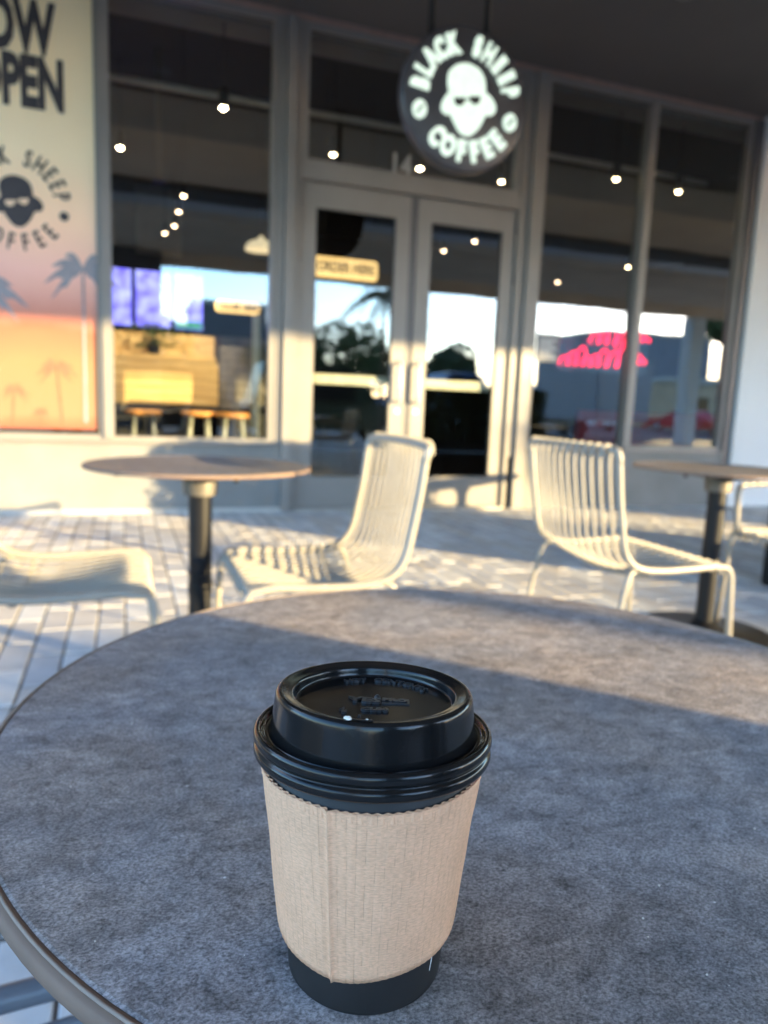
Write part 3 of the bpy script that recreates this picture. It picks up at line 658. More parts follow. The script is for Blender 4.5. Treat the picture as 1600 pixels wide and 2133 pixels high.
pt = thing('shop_plant', (0.30, 7.95, 1.36), 'small bushy green plant standing on the counter', 'plant')
MB().lathe([(0, 0), (0.05, 0), (0.065, 0.1), (0, 0.1)], 16).build('pot', black_m, pt)
w = MB(); r4 = random.Random(9)
for k in range(220):
    a = r4.uniform(0, 6.283); rr = abs(r4.gauss(0, 0.12)); p = Vector((rr*math.cos(a)*1.5, rr*math.sin(a)*0.6, 0.11+r4.uniform(0, 0.22)-rr*0.3)); d = Vector((r4.gauss(0, 1), r4.gauss(0, 1), r4.gauss(0.4, 1))).normalized()*0.03; e = d.orthogonal().normalized()*0.012
    w.add([p-d, p+e, p+d, p-e], [(0, 1, 2, 3)])
w.build('foliage', leaf_m, pt)
# pale ceiling conduits
cd = thing('ceiling_duct', (0, 0, 0), 'long grey pipe running under the dark shop ceiling', 'pipe'); MB().tube([(-6, 6.65, 3.47), (6, 6.65, 3.47)], 0.028, 10).build('pipe', mat('dull_pipe', (0.35, 0.36, 0.37), 0.5), cd, smooth=True)
for x in (-2, 0.5, 2.8, 5.0): MB().tube([(x, 6.65, 3.49), (x, 6.65, 4.1)], 0.006, 6).build('pipe_hanger', black_m, cd)
# neon scribble in the right window
ne = thing('neon_sign', (0, 6.62, 0), 'red neon script in two lines hanging in the window right of the doors', 'sign')
def scribble(x0, x1, z, h, loops, seed):
    r5 = random.Random(seed); pts = []; n = loops*10
    for i in range(n+1):
        u = i/n; a = u*loops*2*math.pi; hh = h*(1.0, 0.5, 0.62, 0.95, 0.45, 0.7)[(int(u*loops)+seed) % 6]
        pts.append((x0+(x1-x0)*u-0.034*math.sin(a)+0.25*hh*(1-math.cos(a))*0.4, 0.0, z+0.5*hh*(1-math.cos(a))))
    MB().tube(pts, 0.006, 6).build('neon_tube', neon_m, ne, smooth=True)
scribble(4.66, 4.95, 1.68, 0.23, 3, 1); scribble(4.99, 5.17, 1.66, 0.25, 2, 2); scribble(5.24, 5.40, 1.74, 0.09, 2, 3)
scribble(4.30, 4.86, 1.44, 0.20, 6, 4); scribble(4.90, 5.12, 1.44, 0.26, 2, 5); scribble(5.24, 5.36, 1.50, 0.10, 2, 6)
MB().box(4.28, 5.42, 0.02, 0.026, 1.38, 1.95).build('clear_backing', glass_m, ne)
for x in (4.5, 5.2): MB().tube([(x, 0.023, 1.95), (x, 0.023, 4.1)], 0.003, 5).build('hanging_wire', black_m, ne)
# opening-hours decal on the pane
hd = thing('hours_decal', (3.87, YF+0.04, 1.55), 'small grey square notice of printed lines stuck on the window by the doors', 'notice')
MB().box(-0.125, 0.125, 0, 0.002, -0.125, 0.14).build('film', mat('decal_film', (0.16, 0.17, 0.19), 0.5), hd)
for k in range(7): MB().box(-0.10, 0.10-0.03*(k % 3), -0.0015, -0.0002, -0.09+k*0.028, -0.078+k*0.028).build('print_line', cupline_m, hd)

# window counter things behind the right-hand panes: simple red stools' backs, boxes on the sill
bn = thing('banquette', (6.9, 7.6, 0), 'low dark red bench behind the right hand windows', 'bench')
red_m = mat('red_upholstery', (0.42, 0.03, 0.035), 0.6)
MB().box(-1.3, 1.6, 0.0, 0.45, 0.30, 0.46).build('seat', red_m, bn, bevel=0.02); MB().box(-1.3, 1.6, 0.45, 0.57, 0.30, 0.98).build('backrest', red_m, bn, bevel=0.02); MB().box(-1.25, 1.55, 0.05, 0.5, 0.0, 0.298).build('base', interior_m, bn)

# ------------------------------------------------------------------ tables
def make_table(loc, R, label, top_m, base_r=0.29):
    t = thing('cafe_table', loc, label, 'table', 'round terrace tables')
    T = 0.74
    MB().lathe([(0.0, T-0.004), (R-0.006, T-0.004), (R-0.006, T-0.0005), (R-0.0075, T), (0.0, T)], 160).build('tabletop', top_m, t)
    MB().lathe([(0.0, T-0.0108), (R-0.003, T-0.0108), (R-0.0012, T-0.0102), (R, T-0.0095), (R, T-0.0026), (R-0.001, T-0.0015), (R-0.004, T-0.0008), (R-0.0062, T-0.0008), (R-0.0062, T-0.0042)], 160).build('edge_band', edge_m, t, smooth=True)
    MB().tube([((R-0.0036)*math.cos(2*math.pi*k/160), (R-0.0036)*math.sin(2*math.pi*k/160), T-0.0006) for k in range(160)], 0.0009, 6, closed=True).build('edge_lip', edge_light, t, smooth=True)
    w = MB().lathe([(0.0, T-0.024), (0.105, T-0.024), (0.115, T-0.021), (0.115, T-0.0168), (0.0, T-0.0168)], 32)
    for a in range(4):
        c, s_ = math.cos(a*math.pi/2+0.5), math.sin(a*math.pi/2+0.5); w.tube([(0.02*c, 0.02*s_, T-0.040), (0.15*c, 0.15*s_, T-0.026)], 0.012, 6)
    w.build('mounting_plate', bracket_m, t)
    MB().lathe([(0.055, T-0.10), (0.058, T-0.06), (0.052, T-0.03), (0.048, T-0.025)], 24).build('top_collar', bracket_m, t, smooth=True)
    MB().lathe([(0.038, 0.02), (0.038, T-0.10), (0.038, T-0.03)], 32).build('column', black_m, t, smooth=True)
    MB().lathe([(0.040, 0.30), (0.0405, 0.305), (0.0405, 0.335), (0.040, 0.34)], 32).build('joint_ring', black_m, t, smooth=True)
    MB().lathe([(0.0, 0.002), (base_r, 0.002), (base_r, 0.012), (base_r-0.02, 0.018), (0.06, 0.032), (0.045, 0.06), (0.0, 0.06)], 40).build('base', black_m, t, smooth=True)
    for a in range(4):
        c, s_ = math.cos(a*math.pi/2+0.3), math.sin(a*math.pi/2+0.3); MB().tube([(0.27*c, 0.27*s_, T-0.031), (0.27*c, 0.27*s_, T-0.0168)], 0.008, 8).build('leveller', rubber_m, t)
    return t
NT = (0.255, 0.460)
make_table((NT[0], NT[1], 0), 0.3405, 'nearest round table with mottled dark grey top, carrying the coffee cup', lam_m)
make_table((0.235, 2.43, 0), 0.362, 'round table between two wire chairs in front of the left window', lam_b)
make_table((2.44, 2.45, 0), 0.362, 'round table cut off by the right edge, beside the white wall', lam_b)
make_table((5.35, 3.85, 0), 0.362, 'round table out beyond the right edge of the picture', lam_b)

# crumbs and sugar grains scattered on the nearest top
cr_ = MB(); r8 = random.Random(44)
for k in range(150):
    a = r8.uniform(0, 6.283); rr = 0.325*math.sqrt(r8.random()); sz = r8.choice((0.00022, 0.0003, 0.0003, 0.00045, 0.0007)); p = Vector((NT[0]+rr*math.cos(a), NT[1]+rr*math.sin(a), 0.7401+sz*0.5))
    if math.hypot(p.x-0.089, p.y-0.247) < 0.034: continue
    vv = [p+Vector((r8.uniform(.6, 1.4)*sz*d[0], r8.uniform(.6, 1.4)*sz*d[1], sz*0.6*d[2])) for d in ((1, 0, -.7), (-.5, .9, -.7), (-.5, -.9, -.7), (.7, .5, .5), (-.7, .1, .7), (.1, -.7, .5))]
    cr_.add(vv, [(0, 1, 3), (1, 2, 4), (2, 0, 5), (0, 3, 5), (1, 4, 3), (2, 5, 4), (3, 4, 5), (0, 2, 1)])
tag(cr_.build('crumbs', mat('sugar_grain', (0.72, 0.69, 0.62), 0.35)), 'tiny pale crumbs and sugar grains scattered over the nearest tabletop', 'crumbs', kind='stuff')

# ------------------------------------------------------------------ chairs (face +X, origin on the floor under the seat's back edge)
HW = 0.262
def profile(y, dip):
    """side profile back-top -> seat front as (x, z)"""
    return [(-0.082, 0.850), (-0.076, 0.845), (-0.067, 0.80), (-0.054, 0.70), (-0.036, 0.60), (-0.022-0.010*dip, 0.535-0.2*dip), (0.002-0.02*dip, 0.488-0.45*dip), (0.05, 0.458-0.9*dip), (0.14, 0.447-0.95*dip), (0.26, 0.449-0.55*dip), (0.36, 0.454-0.2*dip), (0.405, 0.454), (0.428, 0.446)]
def make_chair(label, cm, arms=False, nr=11):
    t = thing('armchair' if arms else 'wire_chair', (0, 0, 0), label, 'chair', 'wire terrace chairs')
    for s_ in (-1, 1):
        y = s_*HW
        side = smooth_path([(x, y, z) for x, z in profile(y, 0)[2:-2]], 5)
        MB().tube(side + [Vector((0.420, y, 0.446)), Vector((0.436, y, 0.425)), Vector((0.442, y, 0.39)), Vector((0.462, y+s_*0.012, 0.012))], 0.0115, 10).build('side_rail', cm, t, smooth=True)
        MB().tube(smooth_path([(0.04, y-s_*0.01, 0.447), (0.0, y, 0.40), (-0.075, y+s_*0.015, 0.012)], 4), 0.0095, 8).build('leg', cm, t, smooth=True)
        for fx, fy in ((0.462, y+s_*0.012), (-0.075, y+s_*0.015)): MB().lathe([(0.0, 0.0), (0.014, 0.0), (0.014, 0.022), (0.0, 0.022)], 10, (fx, fy, 0)).build('foot_cap', rubber_m, t)
    # top bar joins both sides, front bar and two under-seat bars
    MB().tube(smooth_path([(-0.067, -HW, 0.80), (-0.072, -HW, 0.828), (-0.076, -HW+0.03, 0.844), (-0.080, 0, 0.849), (-0.076, HW-0.03, 0.844), (-0.072, HW, 0.828), (-0.067, HW, 0.80)], 5), 0.0115, 10).build('top_rail', cm, t, smooth=True)
    MB().tube([(0.424, -HW, 0.438), (0.424, HW, 0.438)], 0.009, 8).build('front_rail', cm, t, smooth=True)
    for x, z in ((0.10, 0.428), (0.30, 0.432)): MB().tube(smooth_path([(x, -HW, z+0.012), (x, -HW*0.6, z-0.018), (x, 0, z-0.026), (x, HW*0.6, z-0.018), (x, HW, z+0.012)], 4), 0.007, 6).build('seat_support', cm, t, smooth=True)
    for k in range(nr):
        y = -HW + 2*HW*(k+1)/(nr+1); d = 0.035*(1-(y/HW)**2)
        pr = profile(y, d)
        pts = [(-0.104-d*0.3, y, 0.818), (-0.102-d*0.3, y, 0.840), (-0.093-d*0.3, y, 0.856), (-0.079-d*0.3, y, 0.858), (-0.069-d*0.3, y, 0.845)] + [(x-(d*0.6 if i < 5 else 0), y, z) for i, (x, z) in enumerate(pr[2:])]
        pts += [(0.437, y, 0.430), (0.436, y, 0.412)]
        MB().tube(smooth_path(pts, 4), 0.0056, 8).build('seat_rod', cm, t, smooth=True)
    if arms:
        for s_ in (-1, 1):
            y = s_*(HW+0.012)
            MB().tube(smooth_path([(0.40, y, 0.45), (0.415, y, 0.60), (0.405, y, 0.648), (0.36, y, 0.662), (0.10, y, 0.662), (-0.09, y, 0.655)], 5), 0.0125, 10).build('armrest', cm, t, smooth=True)
    return t
ch0 = make_chair('cream wire chair right of the middle table, back turned to the doors', chair_m)
def put(o, x, y, rz, label=None):
    o.location = (x, y, 0); o.rotation_euler = (0, 0, rz)
    if label: o['label'] = label
    return o
put(ch0, 0.74, 2.15, math.pi)                                   # faces -X
put(copy_tree(ch0), 1.54, 2.15, 0.0, 'cream wire chair seen from behind, facing the right hand table')
put(copy_tree(ch0), -0.37, 2.17, 0.0, 'cream wire chair at the left edge, seat half in shade')
ar = make_chair('cream wire armchair at the right hand table, arm below the tabletop', chair_m, True); put(ar, 3.05, 2.25, math.pi)
nc = make_chair('wire chair with shade painted into its colour, tucked under the nearest table, only two tubes in view', chair_shade); put(nc, -0.415, 0.348, 0.0)
put(copy_tree(ch0), 4.75, 3.85, 0.0, 'cream wire chair on the far side of the out of view table')

# ------------------------------------------------------------------ the coffee cup
CX, CY, TZ = 0.089, 0.2472, 0.7401
cup = thing('coffee_cup', (CX, CY, TZ), 'black takeaway coffee cup with kraft sleeve and black sip lid', 'cup')
N_ = 128
MB().lathe([(0.0, 0.004), (0.0288, 0.004), (0.0292, 0.0003), (0.0302, 0.0), (0.0306, 0.0006), (0.0305, 0.002), (0.0419, 0.0950), (0.0415, 0.0952)], N_).build('cup_body', cup_m, cup, smooth=True)
# white hairline seam print near the foot
dirc = Vector((-CX, -CY, 0)).normalized(); fa = math.atan2(dirc.y, dirc.x)      # angle of the side that faces the lens
def polar(a, r, z): return Vector((r*math.cos(fa+a), r*math.sin(fa+a), z))
ln = MB(); sa = rad(52)
rb = lambda z: 0.0305+(0.0419-0.0305)*(z-0.002)/0.093
for w_ in (0,):
    v = []; f = []
    for i in range(9):
        z = 0.010+0.0225*i/8; v += [polar(sa-0.009, rb(z)+0.00012, z), polar(sa+0.009, rb(z)+0.00012, z)]
        if i: f.append((2*i-2, 2*i-1, 2*i+1, 2*i))
    ln.add(v, f)
ln.build('seam_print', cupline_m, cup)
# sleeve: two layers with a fluted rim, flattened where it was folded, folded crease left of centre
def sleeve():
    NS = 420; zt0, z0 = 0.0862, 0.0175; rings = 26
    crease = rad(-19); me_v = []; uv = []
    def radius(a, z):
        base = rb(z)+0.0011
        d = (a-crease+math.pi) % (2*math.pi)-math.pi
        flat = 0.0010*math.exp(-(d/0.055)**2)                        # ridge at the fold
        side = 0.0008*math.exp(-((abs(d)-0.75)/0.35)**2)
        puff = 0.0010*max(0, (0.055-z)/0.04)*(0.5+0.5*math.cos(2*(a-rad(80))))
        low = 0.0004*noise.noise(Vector((math.cos(a)*2, math.sin(a)*2, z*60)))
        return base+0.0011*math.exp(-(d/0.020)**2)+(0.0006 if d > 0 else 0.0)*math.exp(-max(d, 0)/0.30)+side*0.2+puff+low
    def zbot(a):
        d = (a-crease+math.pi) % (2*math.pi)-math.pi
        # cut edge drops to a blunt point at the fold and climbs in straight facets to both sides
        return z0 - 0.0018*math.exp(-(d/0.5)**2) + 0.0035*min(1.0, abs(d)/1.3)**1.6 + 0.004*max(0, abs(d)-1.3)
    def ztop(a): return zt0 + 0.00035*math.sin(a*1.0+0.6)
    wall = 0.0009
    for layer in (0, 1):
        for j in range(rings+1):
            for i in range(NS):
                a = 2*math.pi*i/NS-math.pi; t = j/rings; zb, zt = zbot(a), ztop(a); z = zb+(zt-zb)*t
                r = radius(a, z)+0.0006 - layer*wall
                r += 0.00007*math.sin(a*84+1.3*noise.noise(Vector((a*3, z*40, 0))))*(1-layer)
                me_v.append(polar(a, r, z)); uv.append((a*0.038, z))
    f = []; S = NS*(rings+1)
    for j in range(rings):
        for i in range(NS):
            k = (i+1) % NS
            f.append((j*NS+i, j*NS+k, (j+1)*NS+k, (j+1)*NS+i)); f.append((S+j*NS+i, S+(j+1)*NS+i, S+(j+1)*NS+k, S+j*NS+k))
    for i in range(NS):
        k = (i+1) % NS; f.append((i, S+i, S+k, k))
    me = bpy.data.meshes.new('sleeve'); me.from_pydata(me_v, [], f); me.update(); me.materials.append(kraft_m)
    ul = me.uv_layers.new(name='UVMap')
    for p in me.polygons:
        us = [uv[vi] for vi in p.vertices]; wrap = max(u[0] for u in us)-min(u[0] for u in us) > 0.1
        for li, vi in zip(p.loop_indices, p.vertices):
            u, v_ = uv[vi]
            if wrap and u < 0: u += 2*math.pi*0.038
            ul.data[li].uv = (u, v_)
    me.polygons.foreach_set('use_smooth', [True]*len(me.polygons))
    link('sleeve', me, cup)
    # corrugated medium showing on the top edge
    pts = []; NW = 76*8
    for i in range(NW):
        a = 2*math.pi*i/NW-math.pi; r = radius(a, ztop(a))+0.0006-wall/2-0.0002+0.00042*math.sin(a*76)
        pts.append(polar(a, r, ztop(a)-0.0004))
    w = MB(); v = []; f = []
    for p in pts:
        n_ = Vector((p.x, p.y, 0)).normalized()
        v += [p-n_*0.00018+Vector((0, 0, -0.003)), p-n_*0.00018+Vector((0, 0, 0.0007)), p+n_*0.00018+Vector((0, 0, 0.0007)), p+n_*0.00018+Vector((0, 0, -0.003))]
    for i in range(NW):
        k = (i+1) % NW
        for q in range(4): f.append((4*i+q, 4*k+q, 4*k+(q+1) % 4, 4*i+(q+1) % 4))
    w.add(v, f); w.build('corrugated_rim', kraft_m, cup)
    v = []; f = []
sleeve()
# lid
LZ = 0.0
lid = bpy.data.objects.new('lid', None)
prof = [(0.0418, 0.0895), (0.0434, 0.0897), (0.0444, 0.0903), (0.0452, 0.0914), (0.04545, 0.0926), (0.0452, 0.0938), (0.0446, 0.0944), (0.04415, 0.0948), (0.0441, 0.0953), (0.0445, 0.0958),
        (0.0452, 0.0964), (0.04560, 0.0974), (0.04560, 0.0986), (0.0452, 0.0996), (0.0445, 0.1003), (0.0437, 0.1004), (0.0430, 0.0999), (0.0424, 0.0990), (0.0419, 0.0982), (0.0412, 0.0978), (0.0405, 0.0977),
        (0.0399, 0.0979), (0.0395, 0.0984), (0.0392, 0.0996), (0.0388, 0.1030), (0.0383, 0.1075), (0.0379, 0.1112), (0.0377, 0.1126), (0.0373, 0.1136), (0.0367, 0.1142), (0.0359, 0.1144), (0.0350, 0.1142),
        (0.0335, 0.1137), (0.0322, 0.1133), (0.0315, 0.1132), (0.0311, 0.1130), (0.0308, 0.1124), (0.0306, 0.1112), (0.0304, 0.1100), (0.0301, 0.1094), (0.0295, 0.1091), (0.028, 0.1090), (0.015, 0.1090), (0.0, 0.1090)]
lido = MB().lathe(prof, 160).build('lid', lid_m, cup, smooth=True)
lido.matrix_local = Matrix.Translation((0, 0, 0.0988)) @ Matrix.Rotation(rad(4.0), 4, Vector((dirc.y, -dirc.x, 0))) @ Matrix.Translation((0, 0, -0.1003))
sub = lido.modifiers.new('sub', 'SUBSURF'); sub.levels = 1; sub.render_levels = 1
# embossed writing on the recessed disc (reads from the drinker's side)
emb_m = mat('embossed_plastic', (0.030, 0.030, 0.032), 0.30)
def lid_text(txt, r, a, size, bold=0.0, sx=1.0, z=0.1090, depth=0.0009, rot=None):
    """letter at polar position: a in degrees clockwise from the far side as the lens sees it"""
    up = -dirc; right = Vector((up.y, -up.x, 0))
    aa = rad(a); p = up*(r*math.cos(aa)) + right*(r*math.sin(aa)); rr = aa if rot is None else rad(rot)
    yv = up*math.cos(rr)+right*math.sin(rr); xv = Vector((yv.y, -yv.x, 0))
    M = Matrix(((xv.x, yv.x, 0, p.x), (xv.y, yv.y, 0, p.y), (0, 0, 1, z+depth/2), (0, 0, 0, 1)))
    return place_glyph('embossed_lettering', txt, emb_m, lido, M, size=size, depth=depth, bold=bold, sx=sx, res=2)
for i, ch_ in enumerate('HOT CONTENTS'):
    if ch_ != ' ': lid_text(ch_, 0.0245, -26+7.3*i, 0.0050, 0.00005)
lid_text('YES', 0.0035, -100, 0.0062, 0.0003, 1.25, rot=6)
MBx = MB(); up = -dirc; rt = Vector((up.y, -up.x, 0))
def lp(x, y, z): return rt*x+up*y+Vector((0, 0, z))
def lbox(w, x0, x1, y0, y1, z0, z1):
    v = [lp(x0, y0, z0), lp(x1, y0, z0), lp(x1, y1, z0), lp(x0, y1, z0), lp(x0, y0, z1), lp(x1, y0, z1), lp(x1, y1, z1), lp(x0, y1, z1)]
    return w.add(v, [(0, 3, 2, 1), (4, 5, 6, 7), (0, 1, 5, 4), (1, 2, 6, 5), (2, 3, 7, 6), (3, 0, 4, 7)])
lbox(MBx, 0.0030, 0.0135, -0.0030, -0.0022, 0.1088, 0.1095); lbox(MBx, 0.0030, 0.0135, 0.0014, 0.0022, 0.1088, 0.1095); lbox(MBx, 0.0128, 0.0136, -0.0022, 0.0014, 0.1088, 0.1095)
MBx.build('emblem_frame', emb_m, lido)
lid_text('PRO', 0.0080, 90, 0.0042, 0.0003, 1.2, rot=4); lid_text('CL80', 0.0105, 178, 0.0036, 0.0002, 1.3, rot=0); lid_text('6', 0.0175, 218, 0.0036, 0.0001, 1.2, rot=20); lid_text('J', 0.0155, 228, 0.0032, 0, rot=30); lid_text('5', 0.0185, 196, 0.0030, 0, rot=0)
MB().lathe([(0.0, 0.0013), (0.0006, 0.0012), (0.0011, 0.0006), (0.0013, 0.0)], 14, tuple(lp(0.0012, 0.0044, 0.1089))).build('moulding_pip', emb_m, lido, smooth=True)
# sip opening: sunk slot with rounded rim in the front part of the ring, two beads of milk foam at its left end
def slot(pts_r, a0, a1, n=14): return [(a0+(a1-a0)*k/n) for k in range(n+1)]
w = MB(); v = []; f = []
aa_ = slot(0, rad(-13.5), rad(-0.5))
ri, ro_ = 0.0325, 0.0358
outline = [(a, ri) for a in aa_] + [(a, ro_) for a in aa_[::-1]]
def ringz(r): return 0.1133+(0.1143-0.1133)*(r-0.0322)/(0.0359-0.0322)+0.0006
rimpts = [polar(a, r, ringz(r)) for a, r in outline]
MB().tube(rimpts, 0.00022, 6, closed=True).build('sip_rim', lid_m, lido, smooth=True)
nn = len(aa_)
for i in range(nn-1):
    q = [polar(aa_[i], ri, ringz(ri)), polar(aa_[i+1], ri, ringz(ri)), polar(aa_[i+1], ro_, ringz(ro_)), polar(aa_[i], ro_, ringz(ro_))]
    w.add(q, [(0, 3, 2, 1)])
w.build('sip_opening', coffee_m, lido)
for (a, r, s_) in ((-15.2, 0.0352, 0.00085), (-13.3, 0.0362, 0.0011), (-14.0, 0.0357, 0.0006), (-3.5, 0.0347, 0.0005)):
    c = polar(rad(a), r, ringz(r)+0.0001)
    MB().lathe([(0.0, s_*0.75), (s_*0.5, s_*0.66), (s_*0.85, s_*0.38), (s_, 0.0), (s_*0.9, -s_*0.2)], 14, tuple(c)).build('foam_bead', milk_m, lido, smooth=True)

# ------------------------------------------------------------------ what stands behind the camera and shows in the glass or is added for shade
def profile_car(name, loc, label, cat, paint, L=4.7, Wd=1.85, H=1.75, kind='suv', group='vehicles parked along the kerb', rz=0.0):
    t = thing(name, loc, label, cat, group, rz)
    hw = Wd/2
    if kind == 'suv': body = [(-L/2, 0.35), (-L/2, 0.95), (-L/2+0.08, 1.05), (L/2-1.35, 1.08), (L/2-0.1, 0.95), (L/2, 0.7), (L/2, 0.35)]; cab = [(-L/2+0.15, 1.05), (-L/2+0.42, H-0.05), (-L/2+0.8, H), (L/2-2.15, H), (L/2-1.9, H-0.06), (L/2-1.2, 1.08)]
    else: body = [(-L/2, 0.35), (-L/2, 0.85), (-L/2+0.9, 0.95), (L/2-1.35, 0.95), (L/2-0.1, 0.8), (L/2, 0.6), (L/2, 0.35)]; cab = [(-L/2+0.7, 0.94), (-L/2+1.3, H-0.03), (-L/2+1.8, H), (L/2-2.2, H-0.02), (L/2-1.3, 0.95)]
    def poly(pts, y0, y1, inset=0.0):
        w = MB(); n = len(pts); zmax = max(p[1] for p in pts); zmin = min(p[1] for p in pts)
        def yy(z): return hw - inset*(z-zmin)/max(0.01, zmax-zmin)
        v = [(x, -yy(z), z) for x, z in pts]+[(x, yy(z), z) for x, z in pts]
        w.add(v, [tuple(range(n)), tuple(range(2*n-1, n-1, -1))]+[(i, i+n, (i+1) % n+n, (i+1) % n) for i in range(n)]); return w
    poly(body, 0, 0, 0.06).build('body', paint, t, bevel=0.05); poly(cab, 0, 0, 0.22).build('cabin', paint, t, bevel=0.04)
    zc = (max(p[1] for p in cab)+1.08)/2; xa, xb = cab[1][0]+0.1, cab[-2][0]-0.1
    for s_ in (-1, 1):
        for (a, b) in ((xa, (xa+xb)/2-0.05), ((xa+xb)/2+0.05, xb)):
            MB().add([(a, s_*(hw-0.015), 1.12), (b+0.15, s_*(hw-0.015), 1.12), (b, s_*(hw-0.17), H-0.13), (a, s_*(hw-0.17), H-0.13), (a, s_*(hw-0.03), 1.12), (b+0.15, s_*(hw-0.03), 1.12), (b, s_*(hw-0.185), H-0.13), (a, s_*(hw-0.185), H-0.13)], [(0, 1, 2, 3), (7, 6, 5, 4), (0, 4, 5, 1), (1, 5, 6, 2), (2, 6, 7, 3), (3, 7, 4, 0)]).build('side_window', carglass_m, t)
    for x, n_ in ((L/2-0.02, 'headlight'), (-L/2+0.02, 'tail_light')):
        for s_ in (-1, 1): MB().box(x-0.05, x+0.05, s_*(hw-0.3)-0.14, s_*(hw-0.3)+0.14, 0.68, 0.82).build(n_, lamp_white if n_ == 'headlight' else lamp_red, t, bevel=0.02)
    for x in (-L/2+0.85, L/2-0.9):
        for s_ in (-1, 1):
            wme = MB().lathe([(0.0, -0.11), (0.30, -0.11), (0.345, -0.08), (0.345, 0.08), (0.30, 0.11), (0.0, 0.11)], 28).build('wheel', tyre_m, t, smooth=False); wme.matrix_local = Matrix.Translation((x, s_*(hw-0.10), 0.345)) @ Matrix.Rotation(math.pi/2, 4, 'X')
            MB().lathe([(0.0, -0.118), (0.20, -0.118), (0.22, -0.112), (0.22, 0.112), (0.20, 0.118), (0.0, 0.118)], 20).build('rim', rim_m, wme)
    return t
silver = mat('silver_car_paint', (0.45, 0.47, 0.50), 0.25, 0.4); redp = mat('red_car_paint', (0.40, 0.02, 0.02), 0.22); blackp = mat('black_car_paint', (0.015, 0.015, 0.018), 0.15); whitep = mat('white_van_paint', (0.70, 0.71, 0.72), 0.4); greenp = mat('green_car_paint', (0.02, 0.045, 0.03), 0.3); bluep = mat('blue_car_paint', (0.05, 0.12, 0.30), 0.22)
CARZ = -0.136
profile_car('parked_car', (-5.2, -6.95, CARZ), 'silver estate car parked left of the dark one', 'car', silver, H=2.08)
profile_car('parked_car', (0.2, -6.95, CARZ), 'black sport utility car parked behind the terrace', 'car', blackp, H=2.08, rz=math.pi)
profile_car('parked_car', (5.3, -6.95, CARZ), 'dark green sport utility car parked by the young palm', 'car', greenp, H=2.08)
profile_car('parked_car', (9.75, -6.95, CARZ), 'small blue car at the end of the kerbside row, right of the green one', 'car', bluep, L=3.3, H=2.08)
van = thing('box_van', (18.6, -14.5, CARZ), 'tall grey box van standing nose away from the terrace', 'van', 'vehicles parked along the kerb')
MB().box(-1.28, 1.28, -1.6, 3.0, 0.75, 3.22).build('cargo_box', mat('grey_van_box', (0.22, 0.225, 0.25), 0.5), van, bevel=0.03); MB().box(-1.1, 1.1, -3.6, -1.62, 0.5, 2.2).build('cab', whitep, van, bevel=0.15)
MB().box(-0.95, 0.95, -3.62, -3.58, 1.3, 1.95).build('windscreen', carglass_m, van)
for s_ in (-1, 1):
    MB().box(s_*0.63-0.60, s_*0.63+0.60, 3.0, 3.03, 0.85, 3.1).build('rear_door', mat('grey_van_door', (0.26, 0.265, 0.29), 0.45), van, bevel=0.01); MB().box(s_*1.1-0.08, s_*1.1+0.08, 3.0, 3.04, 0.55, 0.72).build('tail_light', lamp_red, van)
    for y in (-2.8, 1.7):
        q = MB().lathe([(0, -0.12), (0.36, -0.12), (0.4, -0.09), (0.4, 0.09), (0.36, 0.12), (0, 0.12)], 24).build('wheel', tyre_m, van); q.matrix_local = Matrix.Translation((s_*1.1, y, 0.4)) @ Matrix.Rotation(math.pi/2, 4, 'Y')
# tall planter and shrub added out of view to shade the near table
pl = thing('added_shade_planter', (1.33, -1.01, 0), 'added clipped shrub in a tall dark planter, unseen, shading the nearest table', 'plant')
MB().box(-0.25, 0.25, -0.25, 0.25, 0.0, 1.16).build('planter', black_m, pl, bevel=0.008); MB().box(-0.22, 0.22, -0.22, 0.22, 1.161, 1.172).build('soil', mat('soil', (0.06, 0.045, 0.03), 0.95), pl)
def leaf_cloud(n, cx, cy, cz, rx, ry, rz, sz, seed, boxy=False, lumps=None):
    r = random.Random(seed); w = MB()
    for i in range(n):
        if lumps:
            L_ = r.choice(lumps); c = Vector(L_[:3]); R_ = L_[3]; d = Vector((r.gauss(0, 1), r.gauss(0, 1), r.gauss(0, 1))).normalized()*R_*r.uniform(0.55, 1.0)**0.6; d.z *= 0.8; p = c+d
        elif boxy: p = Vector((cx+r.uniform(-rx, rx), cy+r.uniform(-ry, ry), cz+r.uniform(-rz, rz)))
        else:
            d = Vector((r.gauss(0, 1), r.gauss(0, 1), r.gauss(0, 1))).normalized()*r.uniform(0, 1)**0.4; p = Vector((cx+d.x*rx, cy+d.y*ry, cz+d.z*rz))
        a = Vector((r.gauss(0, 1), r.gauss(0, 1), r.gauss(0, 0.7))).normalized()*sz*r.uniform(0.6, 1.3); b = a.orthogonal().normalized()*sz*0.5
        w.add([p-a, p+b, p+a, p-b], [(0, 1, 2, 3)])
    return w
leaf_cloud(5000, 0, 0, 1.36, 0.23, 0.23, 0.19, 0.026, 3, True).build('foliage', leaf_d, pl); MB().tube([(0, 0, 1.15), (0.01, 0, 1.4)], 0.02, 8).build('stem', bark_m, pl)
